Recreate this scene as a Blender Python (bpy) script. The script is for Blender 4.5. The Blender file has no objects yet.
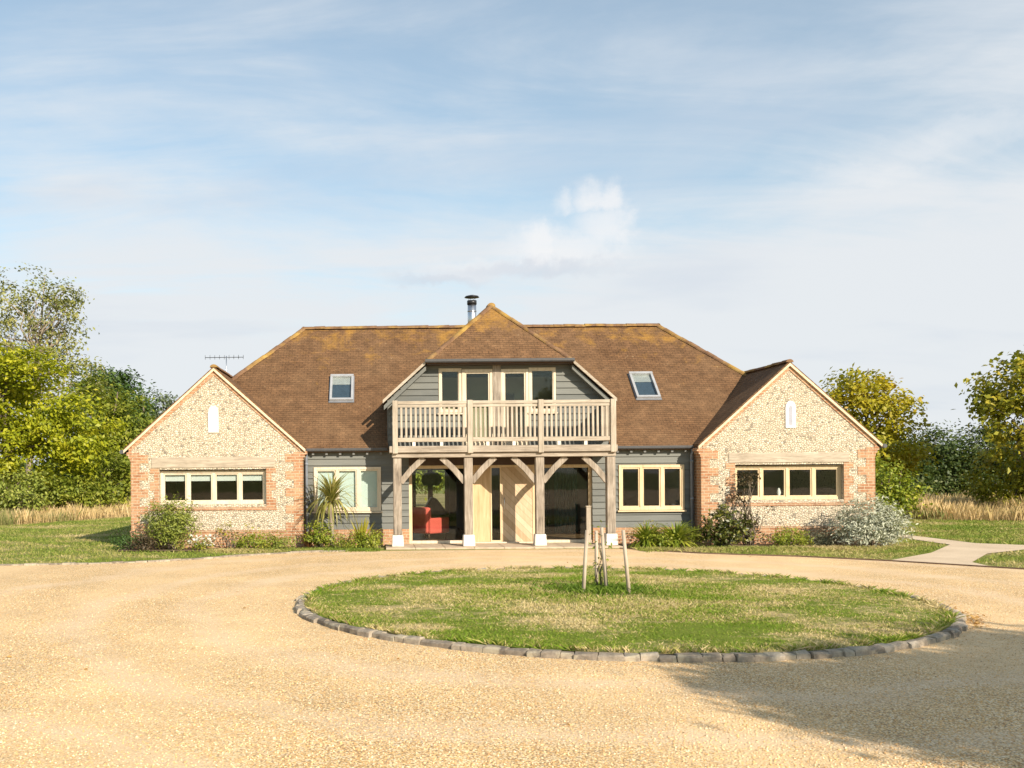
import bpy, math, random
import numpy as np
from mathutils import Vector, Matrix, Euler

sc = bpy.context.scene
COL = sc.collection
R = math.radians
random.seed(7)
RNG = np.random.default_rng(11)

# ------------------------------------------------------------------ camera
cam_d = bpy.data.cameras.new('camera')
cam = bpy.data.objects.new('camera', cam_d)
COL.objects.link(cam)
sc.camera = cam
cam_d.sensor_width = 36.0
cam_d.lens = 982.94 * 36.0 / 1024.0
cam_d.shift_x = (512 - 363.2) / 1024.0
cam_d.shift_y = (471.11 - 384) / 1024.0
cam_d.clip_end = 3000
cam_d.clip_start = 0.1
cm = Matrix.Rotation(0.0112, 4, 'Z') @ Matrix.Rotation(math.pi / 2, 4, 'X') @ Matrix.Rotation(-0.0078, 4, 'Z')
cam.matrix_world = Matrix.Translation((-3.329, -25.417, 2.0)) @ cm

# ------------------------------------------------------------------ sky, sun, exposure
SUN_AZ, SUN_EL = 31.0, 27.0            # azimuth to the right of the house front
world = bpy.data.worlds.new('World')
sc.world = world
world.use_nodes = True


def build_sky():
    nt = world.node_tree
    N, L = nt.nodes, nt.links
    N.clear()

    def n(t, **kw):
        x = N.new(t)
        for k, v in kw.items():
            setattr(x, k, v)
        return x

    def math_(op, a, b=None, clamp=False):
        m = n('ShaderNodeMath', operation=op, use_clamp=clamp)
        for i, v in enumerate((a, b)):
            if v is None:
                continue
            if isinstance(v, (int, float)):
                m.inputs[i].default_value = v
            else:
                L.new(v, m.inputs[i])
        return m.outputs[0]

    def mixc(f, a, b):
        m = n('ShaderNodeMix', data_type='RGBA')
        for i, v in ((0, f), (6, a), (7, b)):
            if isinstance(v, (int, float)):
                m.inputs[i].default_value = v
            elif isinstance(v, tuple):
                m.inputs[i].default_value = v
            else:
                L.new(v, m.inputs[i])
        return m.outputs[2]

    def ramp(f, p0, p1):
        r = n('ShaderNodeMapRange', interpolation_type='SMOOTHSTEP')
        r.inputs[1].default_value = p0
        r.inputs[2].default_value = p1
        L.new(f, r.inputs[0])
        return r.outputs[0]

    out = n('ShaderNodeOutputWorld')
    bg = n('ShaderNodeBackground')
    bg.inputs[1].default_value = 0.12
    L.new(bg.outputs[0], out.inputs[0])
    sky = n('ShaderNodeTexSky', sky_type='NISHITA')
    sky.sun_disc = False
    sky.sun_elevation = R(SUN_EL)
    sky.sun_rotation = R(180 - SUN_AZ)
    sky.air_density = 1.0
    sky.dust_density = 0.6
    sky.ozone_density = 1.6
    tc = n('ShaderNodeTexCoord')
    sep = n('ShaderNodeSeparateXYZ')
    L.new(tc.outputs['Generated'], sep.inputs[0])
    X, Y, Z = sep.outputs
    # a cloud deck far above: direction projected on a level sheet
    zc = math_('ADD', math_('MAXIMUM', Z, 0.0), 0.16)
    cmb = n('ShaderNodeCombineXYZ')
    L.new(math_('DIVIDE', X, zc), cmb.inputs[0])
    L.new(math_('DIVIDE', Y, zc), cmb.inputs[1])

    def noise(vec, scale, detail, rough, sx=1, sy=1, off=(0, 0, 0), rot=0, dist=0.0):
        mp = n('ShaderNodeMapping')
        mp.inputs['Scale'].default_value = (sx, sy, 1)
        mp.inputs['Location'].default_value = off
        mp.inputs['Rotation'].default_value = (0, 0, rot)
        L.new(vec, mp.inputs[0])
        t = n('ShaderNodeTexNoise')
        t.inputs['Scale'].default_value = scale
        t.inputs['Detail'].default_value = detail
        t.inputs['Roughness'].default_value = rough
        t.inputs['Distortion'].default_value = dist
        L.new(mp.outputs[0], t.inputs['Vector'])
        return t.outputs['Fac']

    big = noise(cmb.outputs[0], 0.75, 7, 0.55, 1, 0.75, (1.3, 0.4, 0), R(20), 0.3)
    streak = noise(cmb.outputs[0], 1.6, 8, 0.62, 0.7, 2.0, (0.2, 2.1, 0), R(-24), 0.5)
    # veil grows toward the horizon and to the right
    v = math_('ADD', math_('MULTIPLY', big, 2.0), math_('MULTIPLY', streak, 1.35))
    v = math_('ADD', v, math_('MULTIPLY', X, 0.40))
    v = math_('SUBTRACT', v, math_('MULTIPLY', Z, 1.75))
    v = math_('SUBTRACT', v, 0.66)
    v = math_('ADD', v, math_('MULTIPLY', math_('MAXIMUM', math_('SUBTRACT', 0.26, Z), 0.0), 1.8))
    v = math_('SUBTRACT', v, math_('MULTIPLY', math_('MAXIMUM', math_('MULTIPLY', Y, -1.0), 0.0), 0.9))  # veil thinned behind the camera, out of view, to weaken the shade fill
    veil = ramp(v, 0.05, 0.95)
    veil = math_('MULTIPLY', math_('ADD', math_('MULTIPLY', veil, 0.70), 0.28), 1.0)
    cloudc = (4.42, 4.60, 4.78, 1)
    tint = n('ShaderNodeMix', data_type='RGBA', blend_type='MULTIPLY')
    tint.inputs[0].default_value = 1.0
    L.new(sky.outputs[0], tint.inputs[6])
    tint.inputs[7].default_value = (.84, .97, .90, 1)
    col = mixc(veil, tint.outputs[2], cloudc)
    # soft grey-blue bellies in the veil
    g = noise(cmb.outputs[0], 1.3, 6, 0.5, 0.8, 1.5, (4.2, 1.1, 0), R(8), 0.2)
    gf = math_('MULTIPLY', ramp(g, 0.50, 0.74), 0.42)
    col = mixc(gf, col, (3.3, 3.75, 4.35, 1))
    # one small cumulus group
    wn = n('ShaderNodeTexNoise')
    wn.inputs['Scale'].default_value = 22
    wn.inputs['Detail'].default_value = 7
    wn.inputs['Roughness'].default_value = 0.6
    L.new(tc.outputs['Generated'], wn.inputs['Vector'])
    warp = n('ShaderNodeVectorMath', operation='MULTIPLY_ADD')
    L.new(wn.outputs['Color'], warp.inputs[0])
    warp.inputs[1].default_value = (0.060, 0.060, 0.060)
    off = n('ShaderNodeVectorMath', operation='SUBTRACT')
    L.new(tc.outputs['Generated'], off.inputs[0])
    off.inputs[1].default_value = (0.030, 0.030, 0.030)
    L.new(off.outputs[0], warp.inputs[2])

    def puff(d, rx, rz):
        s = n('ShaderNodeVectorMath', operation='SUBTRACT')
        L.new(warp.outputs[0], s.inputs[0])
        s.inputs[1].default_value = d
        sc_ = n('ShaderNodeVectorMath', operation='MULTIPLY')
        L.new(s.outputs[0], sc_.inputs[0])
        sc_.inputs[1].default_value = (1 / rx, 0.6, 1 / rz)
        ln = n('ShaderNodeVectorMath', operation='LENGTH')
        L.new(sc_.outputs[0], ln.inputs[0])
        return ramp(math_('ADD', ln.outputs['Value'], math_('MULTIPLY', math_('SUBTRACT', wn.outputs['Fac'], .5), 1.1)), 1.05, 0.2)

    body = None
    for d, rx, rz, k in (((0.186, .955, .218), .085, .026, .65), ((.110, .97, .200), .085, .018, .5), ((.224, .945, .232), .034, .040, .75),
                         ((.216, .945, .258), .026, .026, .85), ((.194, .95, .252), .022, .016, .6), ((.158, .96, .218), .024, .030, .85),
                         ((.50, .83, .275), .07, .016, .22), ((.43, .87, .255), .08, .012, .18)):
        p = math_('MULTIPLY', puff(d, rx, rz), k)
        body = p if body is None else math_('MAXIMUM', body, p)
    col = mixc(math_('MULTIPLY', body, 0.85), col, (5.25, 5.2, 5.2, 1))
    belly = math_('MAXIMUM', puff((0.15, .965, .198), .12, .014), puff((.070, .975, .19), .075, .011))
    col = mixc(math_('MULTIPLY', belly, 0.5), col, (3.5, 3.72, 4.15, 1))
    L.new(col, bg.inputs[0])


build_sky()

sun_d = bpy.data.lights.new('sun', 'SUN')
sun_d.energy = 4.95
sun_d.angle = R(0.5)
sun_d.color = (1.0, 0.885, 0.735)
sun = bpy.data.objects.new('sun', sun_d)
COL.objects.link(sun)
sd = Vector((math.sin(R(SUN_AZ)) * math.cos(R(SUN_EL)), -math.cos(R(SUN_AZ)) * math.cos(R(SUN_EL)), math.sin(R(SUN_EL))))
sun.rotation_euler = sd.to_track_quat('Z', 'Y').to_euler()
sun.location = (20, -40, 30)

sc.view_settings.view_transform = 'Standard'
sc.view_settings.look = 'None'
sc.view_settings.exposure = 0.60
sc.view_settings.gamma = 1.0
sc.view_settings.use_curve_mapping = False
sc.render.engine = 'CYCLES'
sc.cycles.max_bounces = 8
sc.cycles.transparent_max_bounces = 16
sc.cycles.use_denoising = True


# ------------------------------------------------------------------ materials
class MT:
    """a small helper round one material's node tree"""

    def __init__(self, name):
        self.m = bpy.data.materials.new(name)
        self.m.use_nodes = True
        self.nt = self.m.node_tree
        self.N, self.L = self.nt.nodes, self.nt.links
        self.b = self.N['Principled BSDF']
        self.tc = self.N.new('ShaderNodeTexCoord')

    def n(self, t, **kw):
        x = self.N.new(t)
        for k, v in kw.items():
            setattr(x, k, v)
        return x

    def put(self, sock, v):
        if isinstance(v, (int, float)):
            sock.default_value = v
        elif isinstance(v, (tuple, list)):
            sock.default_value = tuple(v) + ((1,) if len(v) == 3 and sock.type == 'RGBA' else ())
        else:
            self.L.new(v, sock)

    def coord(self, kind='Object', scale=(1, 1, 1), rot=(0, 0, 0), loc=(0, 0, 0)):
        mp = self.n('ShaderNodeMapping')
        mp.inputs['Scale'].default_value = scale
        mp.inputs['Rotation'].default_value = rot
        mp.inputs['Location'].default_value = loc
        self.L.new(self.tc.outputs[kind], mp.inputs[0])
        return mp.outputs[0]

    def noise(self, vec, scale, detail=4, rough=0.55, dist=0, out='Fac'):
        t = self.n('ShaderNodeTexNoise')
        self.L.new(vec, t.inputs['Vector'])
        t.inputs['Scale'].default_value = scale
        t.inputs['Detail'].default_value = detail
        t.inputs['Roughness'].default_value = rough
        t.inputs['Distortion'].default_value = dist
        return t.outputs[out]

    def voro(self, vec, scale, feature='F1', rnd=1.0):
        t = self.n('ShaderNodeTexVoronoi', feature=feature)
        self.L.new(vec, t.inputs['Vector'])
        t.inputs['Scale'].default_value = scale
        t.inputs['Randomness'].default_value = rnd
        return t

    def ramp(self, f, stops, interp='LINEAR'):
        r = self.n('ShaderNodeValToRGB')
        r.color_ramp.interpolation = interp
        el = r.color_ramp.elements
        while len(el) < len(stops):
            el.new(0.5)
        for e, (p, c) in zip(el, stops):
            e.position = p
            e.color = (c, c, c, 1) if isinstance(c, (int, float)) else tuple(c) + (1,)
        self.put(r.inputs[0], f)
        return r.outputs[0]

    def mix(self, f, a, b, mode='MIX'):
        m = self.n('ShaderNodeMix', data_type='RGBA', blend_type=mode)
        self.put(m.inputs[0], f)
        self.put(m.inputs[6], a)
        self.put(m.inputs[7], b)
        return m.outputs[2]

    def math(self, op, a, b=0.0, clamp=False):
        m = self.n('ShaderNodeMath', operation=op, use_clamp=clamp)
        self.put(m.inputs[0], a)
        self.put(m.inputs[1], b)
        return m.outputs[0]

    def rnd(self):
        return self.n('ShaderNodeNewGeometry').outputs['Random Per Island']

    def bump(self, h, strength=0.5, dist=0.01, base=None):
        bp = self.n('ShaderNodeBump')
        bp.inputs['Strength'].default_value = strength
        bp.inputs['Distance'].default_value = dist
        self.put(bp.inputs['Height'], h)
        if base is not None:
            self.L.new(base, bp.inputs['Normal'])
        return bp.outputs[0]

    def done(self, col, rough=0.8, normal=None, spec=0.3, metal=0.0):
        self.put(self.b.inputs['Base Color'], col)
        self.put(self.b.inputs['Roughness'], rough)
        self.b.inputs['Specular IOR Level'].default_value = spec
        self.b.inputs['Metallic'].default_value = metal
        if normal is not None:
            self.L.new(normal, self.b.inputs['Normal'])
        return self.m


def mat_wood(name, c0, c1, c2, axis='UV', grain=1.0, rough=0.75, along='x'):
    t = MT(name)
    s = (2.2, 26, 2.2) if along == 'x' else (26, 2.2, 26)
    if axis == 'Object':
        s = {'x': (2.0, 24, 24), 'y': (24, 2.0, 24), 'z': (24, 24, 2.0)}[along]
    v = t.coord(axis, s)
    g = t.noise(v, 1.0, 6, 0.62, 0.6)
    w = t.noise(t.coord('Object', (1.6, 1.6, 1.6)), 1.0, 4, 0.6)
    f = t.math('ADD', t.math('MULTIPLY', g, 0.75), t.math('MULTIPLY', w, 0.45))
    col = t.ramp(f, [(0.36, c0), (0.58, c1), (0.80, c2)])
    return t.done(col, rough, t.bump(g, 0.35 * grain, 0.004), 0.25)


M = {}


def make_materials():
    # flint: small knapped cobbles in pale lime mortar
    t = MT('flint cobbles in lime mortar')
    uv = t.coord('UV', (.92, 1.15, 1))
    warp = t.noise(uv, 5.0, 2, 0.5, 0, 'Color')
    wv = t.mix(0.035, uv, warp)
    vo = t.voro(wv, 18.5, 'F1', 0.95)
    ve = t.voro(wv, 18.5, 'DISTANCE_TO_EDGE', 0.95)
    sep = t.n('ShaderNodeSeparateColor')
    t.L.new(vo.outputs['Color'], sep.inputs[0])
    st = t.ramp(sep.outputs[0], [(0.0, (.62, .53, .39)), (.22, (.70, .61, .46)), (.44, (.56, .47, .34)), (.60, (.68, .60, .47)), (.78, (.44, .365, .27)),
                                 (.82, (.64, .55, .41)), (.91, (.20, .17, .135)), (.96, (.34, .28, .21))], 'CONSTANT')
    mott = t.noise(uv, 42, 4, .6)
    st = t.mix(t.math('MULTIPLY', mott, .35), st, (.60, .52, .40))
    patch = t.noise(uv, .9, 3, .5)
    mort = t.mix(patch, (.60, .50, .355), (.48, .39, .27))
    edge = t.ramp(ve.outputs['Distance'], [(0.02, 0.0), (0.16, 1.0)])
    col = t.mix(edge, mort, st)
    h = t.math('ADD', t.math('MULTIPLY', edge, 1.0), t.math('MULTIPLY', mott, .3))
    M['flint'] = t.done(col, 0.85, t.bump(h, 0.9, 0.022), .2)

    def brickmat(name, c1, c2, mortar, w=.225, h=.075, ms=.011):
        t = MT(name)
        uv = t.coord('UV')
        br = t.n('ShaderNodeTexBrick')
        t.L.new(uv, br.inputs['Vector'])
        br.inputs['Scale'].default_value = 1.0
        br.inputs['Brick Width'].default_value = w
        br.inputs['Row Height'].default_value = h
        br.inputs['Mortar Size'].default_value = ms
        br.inputs['Mortar Smooth'].default_value = .2
        br.inputs['Bias'].default_value = 0.0
        br.inputs['Color1'].default_value = tuple(c1) + (1,)
        br.inputs['Color2'].default_value = tuple(c2) + (1,)
        br.inputs['Mortar'].default_value = tuple(mortar) + (1,)
        nz = t.noise(uv, 16, 5, .65)
        nz2 = t.noise(uv, 3.0, 3, .55)
        col = t.mix(t.ramp(nz2, [(.38, .05), (.72, .55)]), br.outputs['Color'], (.58, .40, .25))
        col = t.mix(.55, col, t.ramp(nz, [(.3, .45), (.7, 1.25)]), 'MULTIPLY')
        hh = t.math('SUBTRACT', t.math('MULTIPLY', nz, .35), br.outputs['Fac'])
        return t.done(col, .85, t.bump(hh, .7, .012), .2)

    M['brick'] = brickmat('soft red brick', (.31, .13, .062), (.49, .245, .125), (.50, .39, .265))
    M['brick_deep'] = brickmat('weathered red brick', (.27, .11, .056), (.43, .205, .105), (.45, .35, .235))

    # clay plain tiles with lichen
    def tilemat(name, lich_z0, lich_z1, dark=1.0):
        t = MT(name)
        uv = t.coord('UV')
        br = t.n('ShaderNodeTexBrick')
        wv = t.mix(.012, uv, t.noise(uv, 4.0, 2, .5, 0, 'Color'))
        t.L.new(wv, br.inputs['Vector'])
        br.inputs['Scale'].default_value = 1.0
        br.inputs['Brick Width'].default_value = .165
        br.inputs['Row Height'].default_value = .09
        br.inputs['Mortar Size'].default_value = .006
        br.inputs['Mortar Smooth'].default_value = .0
        br.inputs['Color1'].default_value = (.132 * dark, .070 * dark, .033 * dark, 1)
        br.inputs['Color2'].default_value = (.175 * dark, .092 * dark, .043 * dark, 1)
        br.inputs['Mortar'].default_value = (.072, .040, .021, 1)
        big = t.noise(uv, .55, 5, .6, .4)
        mid = t.noise(uv, 3.5, 6, .68)
        fine = t.noise(uv, 22, 4, .7)
        col = t.mix(t.ramp(big, [(.35, .0), (.7, .65)]), br.outputs['Color'], (.20 * dark, .118 * dark, .060 * dark))
        col = t.mix(.8, col, t.ramp(mid, [(.3, .58), (.7, 1.35)]), 'MULTIPLY')
        col = t.mix(.5, col, t.ramp(fine, [(.3, .55), (.7, 1.4)]), 'MULTIPLY')
        # yellow lichen thickest toward the exposed ridge
        sp = t.n('ShaderNodeSeparateXYZ')
        t.L.new(t.tc.outputs['Object'], sp.inputs[0])
        mr = t.n('ShaderNodeMapRange')
        mr.inputs[1].default_value = lich_z0
        mr.inputs[2].default_value = lich_z1
        mr.inputs[3].default_value = -.20
        mr.inputs[4].default_value = .14
        t.L.new(sp.outputs[2], mr.inputs[0])
        ln = t.noise(uv, 1.3, 8, .74, .5)
        lf = t.ramp(t.math('ADD', ln, mr.outputs[0]), [(.57, 0), (.76, .75)])
        col = t.mix(lf, col, t.mix(fine, (.44, .19, .018), (.34, .22, .06)))
        # pale crusty spots
        sv = t.voro(uv, 5.0, 'F1')
        sf = t.math('MULTIPLY', t.ramp(sv.outputs['Distance'], [(.06, .7), (.14, 0)]), t.ramp(mid, [(.5, 0), (.6, 1)]))
        col = t.mix(sf, col, (.34, .26, .15))
        # each course laps the one below
        sq = t.n('ShaderNodeSeparateXYZ')
        t.L.new(wv, sq.inputs[0])
        saw = t.math('FRACT', t.math('MULTIPLY', sq.outputs[1], 1 / .09))
        hgt = t.math('ADD', t.math('MULTIPLY', t.math('SUBTRACT', 1.0, saw), 1.0), t.math('MULTIPLY', fine, .5))
        hgt = t.math('SUBTRACT', hgt, t.math('MULTIPLY', br.outputs['Fac'], .5))
        return t.done(col, .9, t.bump(hgt, .8, .016), .2)

    M['tile'] = tilemat('clay plain tile', 3.2, 6.5)
    M['tile_dormer'] = tilemat('clay plain tile with lichen', 4.6, 6.2, 1.05)
    t = MT('clay ridge tile')
    u = t.coord()
    a = t.noise(u, 4, 6, .7)
    b = t.noise(u, 1.4, 4, .6)
    col = t.mix(t.ramp(b, [(.46, 0), (.66, .8)]), t.ramp(a, [(.3, (.11, .06, .035)), (.7, (.24, .14, .075))]), t.ramp(a, [(.3, (.34, .19, .025)), (.7, (.46, .32, .09))]))
    M['ridge'] = t.done(col, .9, t.bump(a, .5, .02), .2)
    t = MT('lime mortar verge')
    a = t.noise(t.coord(), 9, 5, .6)
    M['mortar'] = t.done(t.ramp(a, [(.3, (.55, .42, .27)), (.7, (.74, .61, .44))]), .9, t.bump(a, .3, .01))

    # painted weatherboard
    t = MT('grey painted weatherboard')
    g = t.noise(t.coord('Object', (1.5, 30, 30)), 1, 5, .6, .4)
    w = t.noise(t.coord('Object', (.8, .8, 1.2)), 1, 4, .6)
    rn = t.rnd()
    col = t.ramp(t.math('ADD', t.math('MULTIPLY', g, .55), t.math('MULTIPLY', w, .45)), [(.3, (.095, .10, .094)), (.7, (.160, .163, .146))])
    col = t.mix(t.math('MULTIPLY', rn, .35), col, (.25, .25, .22))
    M['board'] = t.done(col, .72, t.bump(g, .3, .003), .3)

    M['oak_frame'] = mat_wood('oiled oak joinery', (.47, .335, .185), (.63, .48, .29), (.72, .58, .38), 'Object', 1.0, .6, 'z')
    M['oak_frame_h'] = mat_wood('oiled oak rail', (.47, .335, .185), (.63, .48, .29), (.72, .58, .38), 'Object', 1.0, .6, 'x')
    M['oak_pale'] = mat_wood('bleached oak joinery', (.50, .40, .28), (.63, .53, .39), (.72, .63, .48), 'Object', 1.0, .65, 'z')
    M['oak_post'] = mat_wood('weathered oak post', (.085, .066, .05), (.265, .218, .168), (.46, .395, .32), 'Object', 1.6, .8, 'z')
    M['oak_beam'] = mat_wood('weathered oak beam', (.16, .13, .10), (.31, .257, .20), (.46, .395, .315), 'Object', 1.6, .8, 'x')
    M['oak_rail'] = mat_wood('silvered oak balustrade', (.22, .182, .137), (.375, .318, .245), (.51, .445, .355), 'Object', 1.3, .75, 'z')
    M['oak_rail_h'] = mat_wood('silvered oak handrail', (.22, .182, .137), (.375, .318, .245), (.51, .445, .355), 'Object', 1.3, .75, 'x')
    M['lintel'] = mat_wood('bleached oak lintel', (.22, .175, .13), (.38, .315, .235), (.54, .465, .36), 'Object', 1.4, .8, 'x')
    M['stake'] = mat_wood('grey pine stake', (.26, .20, .145), (.44, .36, .27), (.58, .50, .40), 'Object', 1.3, .8, 'z')

    # oak door of diagonal boards
    t = MT('oak door boards')
    sp = t.n('ShaderNodeSeparateXYZ')
    t.L.new(t.tc.outputs['Object'], sp.inputs[0])
    dg = t.math('ADD', sp.outputs[0], sp.outputs[2])
    fr = t.math('FRACT', t.math('MULTIPLY', dg, 5.2))
    gap = t.ramp(fr, [(.0, 0), (.05, 1), (.95, 1), (1.0, 0)])
    cell = t.math('FLOOR', t.math('MULTIPLY', dg, 5.2))
    wn = t.n('ShaderNodeTexWhiteNoise', noise_dimensions='1D')
    t.L.new(cell, wn.inputs['W'])
    g = t.noise(t.coord('Object', (18, 18, 3), (0, R(-45), 0)), 1, 5, .6, .5)
    f = t.math('ADD', t.math('MULTIPLY', g, .6), t.math('MULTIPLY', wn.outputs[0], .4))
    col = t.ramp(f, [(.25, (.40, .275, .155)), (.5, (.51, .375, .235)), (.75, (.61, .475, .325))])
    col = t.mix(gap, (.27, .18, .10), col)
    M['door'] = t.done(col, .6, t.bump(gap, .5, .006), .3)
    t = MT('plain oak panel')
    g = t.noise(t.coord('Object', (16, 16, 1.6)), 1, 5, .6, .5)
    M['panel'] = t.done(t.ramp(g, [(.3, (.45, .29, .145)), (.55, (.58, .41, .23)), (.8, (.68, .51, .32))]), .6, t.bump(g, .2, .003), .3)

    # window glass: clear with a real mirror reflection
    t = MT('window glass')
    t.N.remove(t.b)
    lw = t.n('ShaderNodeLayerWeight')
    lw.inputs['Blend'].default_value = .5
    f = t.math('ADD', t.math('MULTIPLY', t.math('POWER', lw.outputs['Facing'], 4.0), .85), .03, True)
    tr = t.n('ShaderNodeBsdfTransparent')
    tr.inputs[0].default_value = (.93, .95, .93, 1)
    gl = t.n('ShaderNodeBsdfGlossy')
    gl.inputs['Roughness'].default_value = .015
    wob = t.noise(t.coord('Object'), 1.6, 2, .5)
    t.L.new(t.bump(wob, .05, .02), gl.inputs['Normal'])
    mx = t.n('ShaderNodeMixShader')
    t.L.new(f, mx.inputs[0])
    t.L.new(tr.outputs[0], mx.inputs[1])
    t.L.new(gl.outputs[0], mx.inputs[2])
    t.L.new(mx.outputs[0], t.N['Material Output'].inputs[0])
    M['glass'] = t.m

    def plain(name, c, rough=.6, metal=0.0, var=.12, spec=.4, sc_=6):
        t = MT(name)
        a = t.noise(t.coord(), sc_, 4, .6)
        lo = tuple(x * (1 - var) for x in c)
        hi = tuple(min(1, x * (1 + var)) for x in c)
        return t.done(t.ramp(a, [(.3, lo), (.7, hi)]), rough, None, spec, metal)

    M['white_stone'] = plain('white rendered stone', (.66, .62, .545), .85, 0, .22)
    M['slit_white'] = plain('white painted plaster', (.70, .68, .65), .6, 0, .04)
    M['slit_grey'] = plain('pale obscured glass', (.36, .355, .39), .25, 0, .05, .5)
    M['gutter'] = plain('dark grey gutter', (.075, .075, .078), .45)
    M['pipe'] = plain('blue grey downpipe', (.20, .225, .26), .45)
    M['steel'] = plain('brushed steel', (.62, .62, .62), .28, 1.0, .08)
    M['black_metal'] = plain('blackened metal', (.03, .03, .032), .4, .4)
    M['lead'] = plain('grey lead flashing', (.22, .23, .25), .5, .3)
    M['sky_frame'] = plain('grey aluminium', (.42, .425, .43), .4, .3)
    M['blind'] = plain('cream roller blind', (.52, .55, .54), .8, 0, .03)
    M['blind_green'] = plain('pale green blind', (.52, .60, .58), .8, 0, .03)
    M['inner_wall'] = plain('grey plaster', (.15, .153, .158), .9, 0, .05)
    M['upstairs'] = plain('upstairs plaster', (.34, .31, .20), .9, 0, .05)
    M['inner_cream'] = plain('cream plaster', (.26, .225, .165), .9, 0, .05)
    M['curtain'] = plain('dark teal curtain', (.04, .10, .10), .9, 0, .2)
    M['red_fabric'] = plain('red wool fabric', (.62, .11, .085), .9, 0, .12, .2, 30)
    M['black_fabric'] = plain('black leather', (.02, .02, .022), .5, 0, .1)
    M['dark_wood'] = plain('dark walnut', (.07, .04, .022), .5)
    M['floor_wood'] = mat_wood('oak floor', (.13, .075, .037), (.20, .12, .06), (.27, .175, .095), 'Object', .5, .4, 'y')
    M['bookish'] = plain('grey cupboard', (.10, .10, .098), .6)
    M['tail'] = plain('grey painted rafter', (.16, .16, .15), .7)
    M['sky_reflection'] = plain('painted blue sky reflection', (.035, .06, .095), .7)  # dark blue stands in for sky mirrored in the skylight glass

    # paving
    t = MT('buff stone paving')
    u = t.coord()
    a = t.noise(u, 7, 5, .6)
    b = t.noise(u, 60, 3, .6)
    M['paving'] = t.done(t.mix(.3, t.ramp(a, [(.3, (.42, .32, .22)), (.7, (.58, .46, .33))]), t.ramp(b, [(.3, .6), (.7, 1.2)]), 'MULTIPLY'), .9, t.bump(b, .3, .006))
    t = MT('rolled buff gravel path')
    u = t.coord()
    a = t.noise(u, .8, 5, .6)
    b = t.noise(u, 45, 4, .7)
    M['path'] = t.done(t.mix(.45, t.ramp(a, [(.3, (.54, .42, .285)), (.7, (.68, .54, .38))]), t.ramp(b, [(.3, .6), (.7, 1.25)]), 'MULTIPLY'), .95, t.bump(b, .4, .01))
    t = MT('grey granite sett')
    u = t.coord()
    a = t.noise(u, 11, 6, .65)
    rn = t.rnd()
    col = t.mix(.6, t.ramp(rn, [(0, (.20, .165, .128)), (.5, (.30, .25, .19)), (1, (.42, .36, .28))]), t.ramp(a, [(.32, .30), (.66, 1.35)]), 'MULTIPLY')
    mo = t.ramp(t.noise(u, 5, 5, .65), [(.52, 0), (.62, .75)])
    col = t.mix(mo, col, (.40, .35, .25))
    M['sett'] = t.done(col, .9, t.bump(a, .8, .02), .25)
    t = MT('dark timber edging')
    a = t.noise(t.coord('Object', (6, 6, 20)), 1, 4, .6)
    M['edging'] = t.done(t.ramp(a, [(.3, (.09, .055, .035)), (.7, (.20, .13, .085))]), .9)
    t = MT('dug garden soil')
    a = t.noise(t.coord(), 14, 6, .7)
    M['soil'] = t.done(t.ramp(a, [(.3, (.09, .062, .04)), (.7, (.24, .17, .10))]), .95, t.bump(a, .8, .04))

    # gravel drive
    t = MT('golden pea gravel')
    u = t.coord()
    vo = t.voro(u, 62, 'F1')
    sep = t.n('ShaderNodeSeparateColor')
    t.L.new(vo.outputs['Color'], sep.inputs[0])
    st = t.ramp(sep.outputs[0], [(0, (.74, .53, .27)), (.18, (.86, .67, .39)), (.38, (.66, .42, .19)), (.52, (.90, .77, .54)), (.66, (.54, .35, .18)), (.74, (.80, .53, .24)),
                                 (.86, (.40, .28, .16)), (.92, (.88, .70, .43))], 'CONSTANT')
    vb = t.voro(u, 120, 'F1')
    sb = t.n('ShaderNodeSeparateColor')
    t.L.new(vb.outputs['Color'], sb.inputs[0])
    st = t.mix(.4, st, t.ramp(sb.outputs[0], [(0, .7), (1, 1.4)]), 'MULTIPLY')
    gap = t.ramp(vo.outputs['Distance'], [(.38, 1.0), (.82, .30)])
    col = t.mix(.85, st, gap, 'MULTIPLY')
    w1 = t.noise(t.coord('Object', (.30, .10, .3), (0, 0, R(12))), 1, 5, .55)
    w2 = t.noise(u, .9, 5, .6)
    col = t.mix(t.ramp(w1, [(.40, .0), (.62, .7)]), col, (.80, .60, .355))
    col = t.mix(.5, col, t.ramp(w2, [(.3, .78), (.7, 1.2)]), 'MULTIPLY')
    col = t.mix(1.0, col, (1.0, .945, .88), 'MULTIPLY')
    # wheel tracks worn round the lawn
    vd = t.n('ShaderNodeVectorMath', operation='DISTANCE')
    t.L.new(t.coord('Object', (1, 1, 0)), vd.inputs[0])
    vd.inputs[1].default_value = (.114, -10.64, 0)
    wob = t.math('MULTIPLY', t.math('SUBTRACT', t.noise(u, .35, 3, .5), .5), 2.2)
    rad = t.math('ADD', vd.outputs['Value'], wob)
    trk = None
    for rr in (6.1, 7.7, 9.6):
        q = t.ramp(t.math('MULTIPLY', t.math('ABSOLUTE', t.math('SUBTRACT', rad, rr)), 1.0), [(.10, 1), (.42, 0)])
        trk = q if trk is None else t.math('MAXIMUM', trk, q)
    trk = t.math('MULTIPLY', trk, t.ramp(w2, [(.3, .15), (.65, .55)]))
    col = t.mix(trk, col, (.72, .55, .37))
    hh = t.math('SUBTRACT', 1.0, vo.outputs['Distance'])
    M['gravel'] = t.done(col, .85, t.bump(hh, .55, .012), .25)
    t = MT('loose gravel stone')
    rn = t.rnd()
    a = t.noise(t.coord(), 90, 3, .6)
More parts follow.
